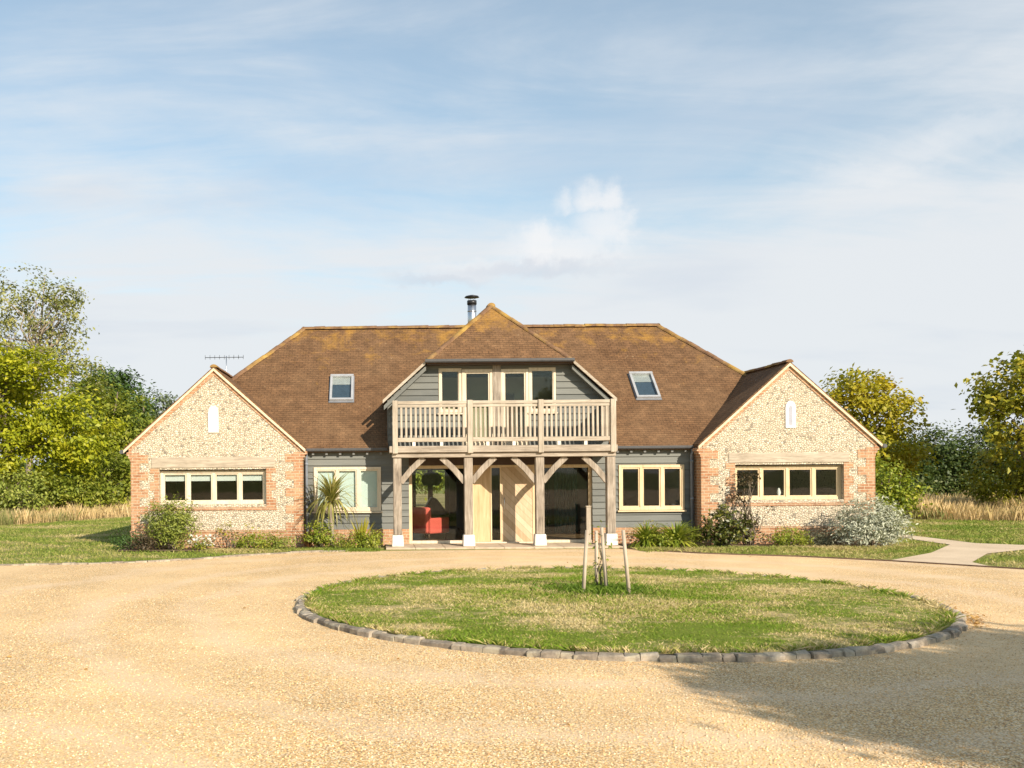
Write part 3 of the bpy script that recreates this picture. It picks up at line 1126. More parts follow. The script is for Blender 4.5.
    ridge_run(b, (s * WC, WY - .06, WAP + .02), (s * WC, 4.6, WAP + .02), .10)
    b.build('ridge_tiles', M['ridge'], house)
    b = MB()
    for d in (-1, 1):
        e = (s * WC + d * (ev + .01), WEV - .055)
        a = (s * WC, WAP - .045)
        ring = [e, a, (a[0], a[1] - .075), (e[0], e[1] - .075)]
        if d > 0:
            ring = ring[::-1]
        b.prism_xz(ring[::-1], WY - .075, WY - .002)
    b.build('verge', M['mortar'], house)
    b = MB()
    xg = s * (9.902 + .05)
    b.tube([(xg, WY - .1, WEV - .09), (xg, 9.2, WEV - .09)], .055, 8)
    b.build('gutter', M['gutter'], house)


def build_house():
    for s in (-1, 1):
        build_wing(s)

    # ---- recessed front wall: brick plinth and weatherboard, with window and porch openings
    OPEN_P = (-2.40, 2.50)                       # the porch screen between the boards
    b = MB()
    wins = [(-4.95, -3.15, .93, 2.11), (3.20, 4.94, .905, 2.11)]
    wall_with_openings(b, -5.22, 5.22, 0, 2.6, WALL_Y + .03, WALL_Y + .25, wins + [(OPEN_P[0], OPEN_P[1], .0, 2.14)])
    bw = b.build('front_wall', M['inner_cream'], house)
    for x0, x1, w in ((-5.21, -2.40, wins[0]), (2.50, 5.21, wins[1])):
        b = MB()
        boards(b, lambda z: x0, lambda z: x1, .44, 2.56, WALL_Y + .03, [(w[0] - .012, w[1] + .012, w[2] - .06, w[3] + .012)])
        b.build('weatherboard', M['board'], house)
        b = MB()
        b.box(x0, x1, WALL_Y - .03, WALL_Y + .028, 0, .438)
        b.build('brick_plinth', M['brick'], house)
    b = MB()
    b.box(-2.40, 2.50, WALL_Y - .002, WALL_Y + .028, 2.142, 2.56)
    b.build('porch_fascia', M['dark_wood'], house)
    casement(house, 'window', *wins[0], WALL_Y - .03, 3, .07, 'oak_pale', .09, 1.0, blind_mat='blind_green')
    casement(house, 'window', *wins[1], WALL_Y - .03, 3, .075, 'oak_frame', .09)

    # ---- porch screen
    PY = WALL_Y + .12
    for x0, x1 in ((-2.40, -.66), (1.00, 2.50)):
        g = empty('glazed_screen')
        g.parent = house
        b = MB()
        wall_with_openings(b, x0, x1, .045, 2.135, PY, PY + .10, [(x0 + .085, x1 - .075, .115, 2.05)])
        b.build('frame', M['oak_frame'], g, .004)
        b = MB()
        b.box(x0 + .078, x1 - .068, PY + .05, PY + .06, .108, 2.057)
        b.build('pane', M['glass'], g)
        b = MB()
        b.box(x0 - .02, x1 + .02, PY - .10, PY - .002, .045, .12)
        b.build('sill', M['oak_pale'], g, .006)
    b = MB()
    b.box(-.658, -.215, PY + .02, PY + .07, .05, 2.135)
    b.build('oak_panel', M['panel'], house)
    sl = empty('side_light')
    sl.parent = house
    b = MB()
    wall_with_openings(b, -.213, .085, .05, 2.135, PY, PY + .1, [(-.175, .05, .11, 2.06)])
    b.build('frame', M['oak_frame'], sl, .004)
    b = MB()
    b.box(-.18, .055, PY + .05, PY + .06, .105, 2.065)
    b.build('pane', M['glass'], sl)
    dr = empty('front_door')
    dr.parent = house
    b = MB()
    b.box(.088, .915, PY + .015, PY + .07, .07, 2.075)
    b.build('door_leaf', M['door'], dr, .004)
    b = MB()
    b.box(.917, .998, PY, PY + .1, .05, 2.135)
    b.box(.088, .915, PY, PY + .1, 2.077, 2.135)
    b.build('door_frame', M['oak_frame'], dr, .004)
    b = MB()
    b.tube([(.16, PY + .012, .95), (.16, PY - .04, .95), (.16, PY - .04, 1.25), (.16, PY + .012, 1.25)], .012, 8)
    b.build('handle', M['steel'], dr)
    b = MB()
    b.box(-.66, 1.0, PY - .12, PY - .002, .042, .075)
    b.build('threshold', M['oak_pale'], dr, .006)
    b = MB()
    for x in np.arange(-3.05, 2.9, .75):
        b.box(x + .004, x + .746, -.52, .05, .0, .048)
        b.box(x + .004, x + .746, .056, 1.0, .0, .046)
    b.build('doorstep', M['paving'], house, .006)

    # ---- porch posts, braces, white piers
    for i, px in enumerate((-2.735, -.905, .930, 2.755)):
        b = MB()
        b.box(px - .108, px + .108, -.125, .10, .345, 2.325)
        p = b.build('post', M['oak_post'], house, .012)
        b = MB()
        b.hexa([(px - .155, -.17, .046), (px + .155, -.17, .046), (px + .155, .15, .046), (px - .155, .15, .046)],
               [(px - .14, -.155, .344), (px + .14, -.155, .344), (px + .14, .135, .344), (px - .14, .135, .344)])
        b.build('pier', M['white_stone'], p, .015)
        dirs = ([1] if i == 0 else [-1] if i == 3 else [-1, 1])
        for d in dirs:
            b = MB()
            a, c = (px + d * .09, -.01, 1.70), (px + d * .69, -.01, 2.335)
            # slightly bowed brace
            mid = ((a[0] + c[0]) / 2 - d * .02, -.01, (a[2] + c[2]) / 2 + .02)
            v = []
            for (q, nx, nz) in ((a, .7, -.7), (mid, .7, -.72), (c, .72, -.7)):
                v.append(((q[0] - d * .075 * .72, q[2] + .075 * .70), (q[0] + d * .075 * .72, q[2] - .075 * .70)))
            ring = [v[0][1], v[1][1], v[2][1], v[2][0], v[1][0], v[0][0]]
            if d < 0:
                ring = ring[::-1]
            b.prism_xz(ring, -.055, .035)
            b.build('brace', M['oak_post'], p, .006)

    # ---- balcony
    bal = empty('balcony')
    bal.parent = house
    b = MB()
    b.box(-2.94, 2.90, -.24, -.06, 2.462, 2.632)
    b.build('beam', M['oak_beam'], bal, .012)
    b = MB()
    b.box(-2.87, 2.87, -.16, .08, 2.335, 2.458)
    b.build('beam', M['oak_beam'], bal, .012)
    for x in (-2.86, 2.86):
        b = MB()
        b.box(x - .07, x + .07, -.055, WALL_Y + .0, 2.465, 2.628)
        b.build('beam', M['oak_beam'], bal, .01)
    b = MB()
    b.box(-2.785, 2.785, -.055, WALL_Y - .004, 2.56, 2.628)
    b.build('deck', M['oak_beam'], bal)
    b = MB()
    b.box(-2.785, 2.785, .085, WALL_Y - .004, 2.46, 2.556)
    b.build('soffit', M['dark_wood'], bal)
    for x in (-2.785, -.865, .945, 2.79):
        b = MB()
        b.box(x - .068, x + .068, -.262, -.125, 2.44, 3.80)
        b.build('newel', M['oak_rail'], bal, .008)
    XS = (-2.785, -.865, .945, 2.79)
    for a, c in zip(XS, XS[1:]):
        b = MB()
        b.box(a + .07, c - .07, -.225, -.155, 3.70, 3.785)
        b.build('handrail', M['oak_rail_h'], bal, .008)
        b = MB()
        b.box(a + .07, c - .07, -.215, -.165, 3.625, 3.69)
        b.build('upper_rail', M['oak_rail_h'], bal, .005)
        b = MB()
        b.box(a + .07, c - .07, -.22, -.16, 2.735, 2.845)
        b.build('bottom_rail', M['oak_rail_h'], bal, .008)
        for q in (.25, .62):
            xx = a + (c - a) * q
            b = MB()
            b.box(xx - .04, xx + .04, -.22, -.16, 2.634, 2.733)
            b.build('spacer_block', M['white_stone'], bal)
    b = MB()
    b.box(-.027, .027, -.217, -.163, 2.847, 3.623)
    proto = None
    for a, c in zip(XS, XS[1:]):
        n = 14
        for k in range(n):
            x = a + .07 + (c - a - .14) * (k + .75) / (n + .5)
            if proto is None:
                proto = b.build('baluster', M['oak_rail'], bal, .004)
                o = proto
            else:
                o = proto.copy()
                COL.objects.link(o)
            o.location = (x, random.uniform(-.002, .002), 0)
            o.rotation_euler = (0, 0, 0)
    for s in (-1, 1):
        x = s * 2.79
        b = MB()
        b.box(x - .035, x + .035, -.12, WALL_Y - .02, 3.70, 3.785)
        b.build('handrail', M['oak_rail_h'], bal, .008)
        b = MB()
        b.box(x - .03, x + .03, -.12, WALL_Y - .02, 2.735, 2.845)
        b.build('bottom_rail', M['oak_rail_h'], bal, .008)
        for k in range(7):
            o = proto.copy()
            COL.objects.link(o)
            o.location = (x, .13 + k * .14, .0)
            o.scale = (1, 1, 1.09)
            o.location.z = -.25

    # ---- dormer wall above the balcony
    HW = 2.95
    sl_ = .894
    top = lambda z: max(0.0, min(HW, (6.639 - .10 - z) / sl_))
    GZ = 3.90
    ops = [(-1.585, -.975, 3.53, 4.735), (-.965, -.145, 2.66, 4.70), (.075, .815, 2.66, 4.70), (.825, 1.545, 3.53, 4.735)]
    b = MB()
    wall_with_openings(b, -1.70, 1.70, 2.55, 4.86, WALL_Y + .03, WALL_Y + .18, ops)
    b.prism_xz([(-HW, 2.55), (-1.702, 2.55), (-1.702, 4.86), (-top(4.86), 4.86), (-HW, GZ - .02)], WALL_Y + .03, WALL_Y + .18)
    b.prism_xz([(1.702, 2.55), (HW, 2.55), (HW, GZ - .02), (top(4.86), 4.86), (1.702, 4.86)], WALL_Y + .03, WALL_Y + .18)
    b.build('dormer_wall', M['inner_cream'], house)
    b = MB()
    boards(b, lambda z: -min(HW, top(z)), lambda z: min(HW, top(z)), 2.64, 4.86, WALL_Y + .03, [(o[0] - .01, o[1] + .01, o[2] - .05, o[3] + .012) for o in ops] + [(-.97, .82, 2.6, 4.74)], .172)
    b.build('weatherboard', M['board'], house)
    for s in (-1, 1):                              # cheeks
        b = MB()
        prof = [(WALL_Y + .0, 2.62), (2.6, 4.1), (2.6, 3.97), (WALL_Y + .0, 3.97)]
        x0, x1 = (s * HW - .012, s * HW + .012)
        b.hexa([(x0, y, z) for y, z in prof], [(x1, y, z) for y, z in prof])
        b.build('dormer_cheek', M['board'], house)
    b = MB()
    b.box(-.143, .073, WALL_Y - .05, WALL_Y + .1, 2.64, 4.82)
    b.build('centre_post', M['oak_post'], house, .01)
    casement(house, 'window', -1.585, -.975, 3.545, 4.735, WALL_Y - .01, 1, .07, 'oak_pale', .09, sash=.02)
    casement(house, 'window', .825, 1.545, 3.545, 4.735, WALL_Y - .01, 1, .07, 'oak_pale', .09, sash=.02)
    for x0, x1 in ((-.962, -.147), (.077, .812)):
        casement(house, 'balcony_door', x0, x1, 2.66, 4.70, WALL_Y - .03, 1, .075, 'oak_pale', .09, sill=False, sash=.04)

    # ---- roofs
    V = 2.95
    zv = 6.639 - .894 * V
    yv = ROOF_Y + (zv - ROOF_E) / PIT
    xr = (6.639 - RDG_Z) / .894
    EX = RDG_X + (RDG_Z - ROOF_E) / PIT
    YB = 2 * RDG_Y - ROOF_Y
    b = MB()
    slope_slab(b, [(-EX, ROOF_Y, ROOF_E), (-V, ROOF_Y, ROOF_E), (-V, yv, zv), (-xr, RDG_Y, RDG_Z), (-RDG_X, RDG_Y, RDG_Z)])
    slope_slab(b, [(V, ROOF_Y, ROOF_E), (EX, ROOF_Y, ROOF_E), (RDG_X, RDG_Y, RDG_Z), (xr, RDG_Y, RDG_Z), (V, yv, zv)])
    slope_slab(b, [(EX, ROOF_Y + .001, ROOF_E), (EX, YB, ROOF_E), (RDG_X + .001, RDG_Y, RDG_Z)])
    slope_slab(b, [(-EX, YB, ROOF_E), (-EX, ROOF_Y + .001, ROOF_E), (-RDG_X - .001, RDG_Y, RDG_Z)])
    slope_slab(b, [(EX, YB, ROOF_E), (-EX, YB, ROOF_E), (-RDG_X, RDG_Y + .002, RDG_Z), (RDG_X, RDG_Y + .002, RDG_Z)])
    mr = b.build('main_roof', M['tile'], house)
    for s in (-1, 1):
        b = MB()
        ridge_run(b, (s * RDG_X, RDG_Y, RDG_Z + .02), (s * .35, RDG_Y, RDG_Z + .02))
        k = 3.6
        ridge_run(b, (s * (RDG_X + k), RDG_Y - k, RDG_Z - k * PIT + .02), (s * RDG_X, RDG_Y, RDG_Z + .02), .10)
        ridge_run(b, (s * (RDG_X + k), RDG_Y + k, RDG_Z - k * PIT + .02), (s * RDG_X, RDG_Y, RDG_Z + .02), .10)
        b.build('ridge_tiles', M['ridge'], mr)
    for x0, x1 in ((-5.14, -2.97), (2.97, 5.14)):
        b = MB()
        pr = [(-.06, .03), (-.055, -.03), (-.02, -.06), (.03, -.05), (.05, -.01), (.05, .03)]
        b.hexa([(x0, ROOF_Y - .03 + p, ROOF_E - .03 + q) for p, q in pr], [(x1, ROOF_Y - .03 + p, ROOF_E - .03 + q) for p, q in pr])
        b.build('gutter', M['gutter'], mr)
        n = 6
        for k in range(n):
            xx = x0 + (x1 - x0) * (k + .5) / n
            b = MB()
            b.hexa([(xx - .03, .80, 2.44), (xx + .03, .80, 2.44), (xx + .03, WALL_Y, 2.50), (xx - .03, WALL_Y, 2.50)],
                   [(xx - .03, .80, 2.50), (xx + .03, .80, 2.50), (xx + .03, WALL_Y, 2.59), (xx - .03, WALL_Y, 2.59)])
            b.build('rafter_tail', M['tail'], mr)
    for x in (-5.135, 5.11):
        b = MB()
        b.tube([(x, .74, 2.52), (x, .74, 2.46), (x, .80, 2.36), (x, .80, .03)], .038, 10)
        for z in (2.2, 1.2, .4):
            b.tube([(x, .80, z - .03), (x, .80, z + .03)], .048, 10)
        b.build('downpipe', M['pipe'], house)

    # half-hipped dormer roof
    DY = .60
    HU, ZH, HD, ZL, AP, AY = 1.934, 4.921, 3.079, 3.897, 6.639, 2.286
    b = MB()
    for s in (-1, 1):
        p = [(s * HD, DY, ZL), (s * HU, DY, ZH), (0, AY, AP), (0, 7.93, AP), (s * HU, 9.62, ZH), (s * HD, 9.62, ZL)]
        # the long eaves die into the main roof
        p = [(s * HD, DY, ZL), (s * HU, DY, ZH), (0, AY, AP), (0, 7.93, AP), (s * xr * 1.4, 5.6, AP - .894 * xr * 1.4), (s * HD, 2.42, ZL)]
        if s > 0:
            p = p[::-1]
        slope_slab(b, p[::-1], .09)
    slope_slab(b, [(-HU, DY - .02, ZH - .01), (HU, DY - .02, ZH - .01), (0, AY, AP + .002)], .08)
    # the matching rear half
    slope_slab(b, [(HU, 9.60, ZH), (-HU, 9.60, ZH), (0, 7.93, AP)], .08)
    slope_slab(b, [(0, 5.0, AP - .002), (HU, 9.60, ZH - .002), (0, 7.93, AP - .002)], .05)
    slope_slab(b, [(-HU, 9.60, ZH - .002), (0, 5.0, AP - .002), (0, 7.93, AP - .002)], .05)
    dm = b.build('dormer_roof', M['tile_dormer'], house)
    b = MB()
    ridge_run(b, (0, AY - .05, AP + .02), (0, 7.9, AP + .02))
    for s in (-1, 1):
        ridge_run(b, (s * (HU - .02), DY, ZH + .02), (0, AY, AP + .02), .09, .28)
    b.build('ridge_tiles', M['ridge'], dm)
    b = MB()
    pr = [(-.06, .035), (-.055, -.03), (-.02, -.06), (.03, -.05), (.05, -.01), (.05, .035)]
    b.hexa([(-HU - .03, DY - .08 + p, ZH - .02 + q) for p, q in pr], [(HU + .03, DY - .08 + p, ZH - .02 + q) for p, q in pr])
    b.build('gutter', M['gutter'], dm)
    for s in (-1, 1):
        b = MB()
        for z0, z1, y0, y1 in ((-.075, -.155, DY - .03, DY + .03),):
            ring = [(s * (HD + .01), ZL - .02), (s * (HU + .02), ZH - .02), (s * (HU + .02), ZH - .11), (s * (HD + .01), ZL - .11)]
            if s > 0:
                ring = ring[::-1]
            b.prism_xz(ring[::-1], y0, y1)
        b.build('bargeboard', M['oak_rail_h'], dm)
        b = MB()
        ring = [(s * (HD - .02), ZL - .16), (s * (HU), ZH - .14), (s * (HU), ZH - .26), (s * (HD - .02), ZL - .28)]
        if s > 0:
            ring = ring[::-1]
        b.prism_xz(ring[::-1], DY + .06, WALL_Y - .002)
        b.build('soffit_board', M['board'], dm)
    b = MB()
    b.box(-HU + .02, HU - .02, DY + .0, WALL_Y + .03, ZH - .12, ZH - .065)
    b.build('soffit_board', M['dark_wood'], dm)

    # skylights, lying in the roof slope
    for cx in (-4.24, 4.40):
        sk = empty('skylight')
        sk.parent = house
        ang = math.atan(PIT)
        y0, y1 = 2.30, 3.19
        L = (y1 - y0) / math.cos(ang)
        base = Vector((cx, y0, ROOF_E + (y0 - ROOF_Y) * PIT))
        U = Vector((0, math.cos(ang), math.sin(ang)))
        Nn = Vector((0, -math.sin(ang), math.cos(ang)))

        def pt(x, v, n):
            q = base + U * v + Nn * n
            return (cx + x, q.y, q.z)

        def slab(x0, x1, v0, v1, n0, n1, bb):
            bb.hexa([pt(x0, v0, n0), pt(x1, v0, n0), pt(x1, v1, n0), pt(x0, v1, n0)], [pt(x0, v0, n1), pt(x1, v0, n1), pt(x1, v1, n1), pt(x0, v1, n1)])
        W = .335
        b = MB()
        slab(-W - .025, W + .025, -.06, .0, .004, .020, b)
        slab(-W - .025, -W, .0, L + .02, .004, .018, b)
        slab(W, W + .025, .0, L + .02, .004, .018, b)
        b.build('flashing', M['lead'], sk)
        b = MB()
        slab(-W, W, 0, .075, .0, .085, b)
        slab(-W, W, L - .085, L, .0, .10, b)
        slab(-W, -W + .065, .075, L - .085, .0, .085, b)
        slab(W - .065, W, .075, L - .085, .0, .085, b)
        b.build('frame', M['sky_frame'], sk)
        b = MB()
        slab(-W + .06, W - .06, .07, L - .08, .045, .055, b)
        b.build('pane', M['glass'], sk)
        b = MB()
        slab(-W + .06, W - .06, L * .66, L - .08, .012, .018, b)
        b.build('blind', M['sky_frame'], sk)
        b = MB()
        slab(-W + .06, W - .06, .07, L * .66, .003, .006, b)
        b.build('reflection_sheet', M['sky_reflection'], sk)  # sheet under the lower pane, coloured like reflected sky

    # steel flue behind the dormer ridge
    fx, fy = -.235, 5.35
    b = MB()
    b.tube([(fx, fy, 6.2), (fx, fy, 7.27)], .135, 16)
    b.tube([(fx, fy, 6.95), (fx, fy, 6.99)], .142, 16)
    fl = b.build('flue', M['steel'], house)
    b = MB()
    b.tube([(fx, fy, 7.18), (fx, fy, 7.30)], .15, 16)
    b.build('flue_collar', M['black_metal'], fl)
    b = MB()
    for k in range(4):
        a = k * math.pi / 2 + .4
        b.tube([(fx + .11 * math.cos(a), fy + .11 * math.sin(a), 7.28), (fx + .11 * math.cos(a), fy + .11 * math.sin(a), 7.41)], .008, 5)
    b.build('cap_bracket', M['steel'], fl)
    b = MB()
    b.tube([(fx, fy, 7.385), (fx, fy, 7.40), (fx, fy, 7.44), (fx, fy, 7.475)], [.16, .235, .20, .06], 18)
    b.build('flue_cap', M['black_metal'], fl)

    # aerial on the wing roof
    ax, ay = -7.78, 4.3
    b = MB()
    b.tube([(ax, ay, 4.5), (ax, ay, 5.52)], .013, 6)
    ae = b.build('aerial', M['steel'], house)
    b = MB()
    b.tube([(ax - .62, ay - .12, 5.46), (ax + .50, ay + .10, 5.49)], .010, 6)
    for k in range(9):
        q = k / 8
        cxx, cyy, czz = ax - .62 + 1.12 * q, ay - .12 + .22 * q, 5.46 + .03 * q
        hlen = .10 if k < 6 else .15
        b.tube([(cxx + .19 * hlen, cyy - hlen * .98, czz), (cxx - .19 * hlen, cyy + hlen * .98, czz)], .006, 5)
        b.tube([(cxx, cyy, czz - .06), (cxx, cyy, czz + .07)], .006, 5)
    b.build('aerial_boom', M['black_metal'], ae)

    # ---- rear wall, floors and rooms seen through the glass
    b = MB()
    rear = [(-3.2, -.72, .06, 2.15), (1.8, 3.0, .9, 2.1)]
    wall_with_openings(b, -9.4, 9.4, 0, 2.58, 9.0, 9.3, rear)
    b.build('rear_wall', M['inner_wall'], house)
    rw = casement(house, 'rear_window', -3.2, -.72, .06, 2.15, 9.05, 4, .10, 'dark_wood', .12, sill=False)
    casement(house, 'rear_window', 1.8, 3.0, .9, 2.1, 9.05, 2, .07, 'dark_wood', .12, sill=False)
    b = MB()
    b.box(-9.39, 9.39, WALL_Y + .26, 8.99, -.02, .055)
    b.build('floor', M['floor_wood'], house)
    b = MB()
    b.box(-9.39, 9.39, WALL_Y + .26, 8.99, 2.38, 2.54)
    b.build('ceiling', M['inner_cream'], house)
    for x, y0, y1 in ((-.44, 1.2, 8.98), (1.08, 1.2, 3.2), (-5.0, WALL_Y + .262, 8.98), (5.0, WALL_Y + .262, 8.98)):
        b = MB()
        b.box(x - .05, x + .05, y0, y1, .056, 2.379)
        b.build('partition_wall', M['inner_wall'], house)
    b = MB()
    b.box(-.38, 4.94, 5.6, 5.7, .056, 2.379)
    b.build('partition_wall', M['bookish'], house)
    b = MB()
    b.box(-9.38, -5.06, 4.6, 4.7, .056, 2.379)
    b.build('partition_wall', M['inner_cream'], house)
    b = MB()
    b.box(5.06, 9.38, 4.6, 4.7, .056, 2.379)
    b.build('partition_wall', M['inner_cream'], house)
    b = MB()
    b.prism_xz([(-2.5, 2.56), (2.5, 2.56), (2.5, 4.15), (1.6, 4.62), (-1.6, 4.62), (-2.5, 4.15)], 2.3, 2.4)
    b.build('partition_wall', M['upstairs'], house)
    b = MB()
    b.box(.25, .62, 2.26, 2.296, 2.56, 4.15)
    b.build('inner_door', M['dark_wood'], house)


build_house()


# ------------------------------------------------------------------ foliage helpers
def leaf_quads(P, size, up_bias=.35, outward=None, aspect=.55, fold=.0, rng=RNG):
    """one folded diamond per point; returns verts, faces"""
    n = len(P)
    d = rng.normal(size=(n, 3))
    d /= np.linalg.norm(d, axis=1)[:, None]
    nr = rng.normal(size=(n, 3))
    nr[:, 2] = np.abs(nr[:, 2]) + up_bias
    if outward is not None:
        nr += outward * 1.0
    nr /= np.linalg.norm(nr, axis=1)[:, None]
    a = np.cross(nr, d)
    a /= np.linalg.norm(a, axis=1)[:, None] + 1e-9
    w = np.cross(nr, a)
    s = (size * rng.uniform(.65, 1.3, n))[:, None]
    v = np.empty((n, 4, 3))
    v[:, 0] = P - a * s * .5
    v[:, 1] = P + w * s * aspect * .5 + nr * s * .06
    v[:, 2] = P + a * s * .5 - nr * s * .08
    v[:, 3] = P - w * s * aspect * .5 + nr * s * .06
    f = np.arange(n * 4).reshape(n, 4)
    return v.reshape(-1, 3), f


def crown_points(lobes, n_clumps, per, clump_r, rng, shell=.55):
    """leaf positions: clumps sown through ellipsoid lobes, denser toward the outside"""
    vol = np.array([l[3] * l[4] * l[5] for l in lobes]) ** .75
    pick = rng.choice(len(lobes), n_clumps, p=vol / vol.sum())
    L = np.array(lobes)[pick]
    d = rng.normal(size=(n_clumps, 3))
    d /= np.linalg.norm(d, axis=1)[:, None]
    r = rng.uniform(shell ** 3, 1, n_clumps) ** (1 / 3) * rng.uniform(.82, 1.08, n_clumps)
    c = L[:, :3] + d * L[:, 3:6] * r[:, None]
    cr = clump_r * rng.uniform(.6, 1.35, n_clumps)
    k = np.repeat(np.arange(n_clumps), per)
    off = rng.normal(size=(len(k), 3)) * np.array([1, 1, .62]) * .5
    P = c[k] + off * cr[k][:, None]
    out = d[k]
    return P, out, c


def branch_mesh(b, base, tip, r0, r1, seg=5, wob=.12, n=7):
    base, tip = Vector(base), Vector(tip)
    L = (tip - base).length
    pts, rad = [], []
    for i in range(seg + 1):
        q = i / seg
        p = base.lerp(tip, q)
        if 0 < i < seg:
            p += Vector((random.gauss(0, 1), random.gauss(0, 1), random.gauss(0, .4))) * wob * L * .18
        pts.append(p)
        rad.append(r0 + (r1 - r0) * q)
    b.tube(pts, rad, n)
    return pts


def tree(name, label, loc, lobes, n_clumps, per, clump_r, leaf_size, leaf_mat, trunk_r, fork_z, cat='tree', bark='bark', limbs=7, group=None, seed=1, shell=.5, twigs=0, zmin=.15, aspect=.55, multi=1):
    """lobes are (x,y,z,rx,ry,rz) from the tree's own base"""
    rng = np.random.default_rng(seed)
    random.seed(seed * 13 + 5)
    t = empty(name, loc)
    tag(t, label, cat, group)
    P, out, C = crown_points(lobes, n_clumps, per, clump_r, rng, shell)
    keep = P[:, 2] > zmin
    P, out = P[keep], out[keep]
    v, f = leaf_quads(P, leaf_size, .4, out, aspect, rng=rng)
    fast_mesh('crown', v, f, leaf_mat, t)
    b = MB()
    zs = [l[2] for l in lobes]
    top = max(l[2] + l[5] * .55 for l in lobes)
    cx = float(np.mean([l[0] for l in lobes]))
    cy = float(np.mean([l[1] for l in lobes]))
    for m_ in range(multi):
        ox, oy = (0, 0) if multi == 1 else (random.uniform(-.6, .6) * multi * .4, random.uniform(-.5, .5))
        spine = [(ox, oy, -.1), (ox * 1.05 + random.uniform(-.1, .1), oy, fork_z * .5), (ox * 1.1 + cx * .2, oy + cy * .2, fork_z), (ox + cx * .6, oy + cy * .6, (fork_z + top) / 2), (ox + cx, oy + cy, top)]
        b.tube(spine, [trunk_r * 1.25, trunk_r, trunk_r * .8, trunk_r * .45, trunk_r * .1], 9)
    idx = rng.choice(len(C), min(limbs + twigs, len(C)), replace=False)
    for i, k in enumerate(idx):
        q = C[k]
        z0 = max(fork_z * .7, min(q[2] - .4, fork_z + (top - fork_z) * rng.uniform(0, .6)))
        s = (z0 - 0) / max(top, .1)
        base = (cx * s * .8, cy * s * .8, z0)
        rr = trunk_r * (.42 if i < limbs else .16)
        pts = branch_mesh(b, base, q, rr, rr * .2, 4, .5, 6)
    b.build('trunk', M[bark], t)
    random.seed(seed)
    return t


def T_left():
    tree('oak_tree', 'broad yellow-green oak at the left edge of the meadow', (-20.6, 22, 0),
         [(-3.2, 0, 5.2, 3.4, 2.6, 2.9), (0.3, -.5, 5.6, 3.0, 2.6, 2.7), (2.9, -.4, 4.0, 2.1, 2.0, 2.1), (-.8, -1.2, 3.2, 3.4, 2.0, 2.0), (-4.5, -.3, 3.2, 2.4, 2.0, 2.0), (-1.2, 0, 7.2, 1.7, 1.6, 1.3), (1.6, -1.0, 2.2, 2.4, 1.4, 1.2), (-2.6, -1.2, 1.9, 2.2, 1.3, 1.1)],
         230, 120, .78, .23, M['leaf_yellow'], .32, 1.7, limbs=9, seed=3)
    tree('ash_tree', 'tall thin-leaved tree with bare twigs rising behind the yellow-green oak', (-23.3, 31.5, 0),
         [(-.8, 0, 12.2, 2.4, 2.2, 2.2), (1.2, 0, 10.6, 2.2, 2.0, 2.2), (-2.6, 0, 10.0, 2.2, 2.0, 2.4), (.0, 0, 8.0, 2.8, 2.2, 1.8), (3.0, 0, 8.4, 1.2, 1.2, .8), (2.0, 0, 12.2, 1.2, 1.2, 1.2), (3.6, 0, 6.8, 1.4, 1.3, .8)],
         330, 26, .62, .21, M['leaf_thin'], .20, 4.5, bark='bark_pale', limbs=20, twigs=90, seed=4, shell=.25)
    tree('field_maple', 'rounded olive-green tree between the oak and the dark evergreen', (-18.2, 28, 0),
         [(-.6, 0, 5.2, 2.0, 1.8, 2.2), (1.4, -.2, 4.2, 1.9, 1.7, 2.0), (.3, -.5, 2.4, 2.5, 1.6, 1.8), (2.8, 0, 3.2, 1.6, 1.5, 1.6)],
         230, 60, .8, .23, M['leaf_mid'], .25, 1.5, seed=5)
    tree('evergreen_tree', 'dark green round-headed tree left of the flint gable, behind the olive-green trees', (-20.5, 40, 0),
         [(-.9, 0, 7.4, 1.9, 1.8, 1.7), (.5, 0, 6.9, 1.6, 1.6, 2.0), (-.2, 0, 4.2, 2.2, 2.0, 2.4), (1.0, 0, 5.0, 1.2, 1.3, 1.6)],
         240, 60, .8, .26, M['leaf_dark'], .3, 2.0, seed=6)
    tree('distant_tree', 'small pale grey-green tree far off, just above the left gable slope', (-21.9, 60, 0),
         [(0, 0, 7.3, 1.5, 1.5, 2.1), (.6, 0, 5.0, 2.0, 2, 2.2)], 100, 46, .9, .30, M['leaf_far'], .25, 2.4, seed=7)
    tree('hawthorn', 'low green shrub in shade under the oak at the meadow edge', (-17.7, 20.2, 0),
         [(0, 0, .9, 1.5, 1.0, .9), (1.3, .4, .8, 1.1, .9, .8)], 80, 50, .6, .18, M['leaf_mid'], .08, .4, 'shrub', multi=3, limbs=8, seed=8)
    tree('bramble', 'loose grey-green bramble at the far left beneath the oak', (-19.3, 18.8, 0),
         [(0, 0, 1.2, 1.7, 1.1, 1.0), (-1.8, 0, 1.2, 1.6, 1.1, 1.1)], 110, 44, .6, .17, M['leaf_shrub'], .06, .4, 'shrub', multi=3, limbs=8, seed=9)
    tree('hazel', 'sunlit yellow-green bush at the meadow edge nearest the left gable', (-16.3, 23.4, 0),
         [(0, 0, 1.6, 1.9, 1.2, 1.5), (-1.4, .2, 1.2, 1.2, 1.0, 1.1)], 120, 50, .6, .19, M['leaf_mid'], .07, .4, 'shrub', multi=3, limbs=8, seed=10)


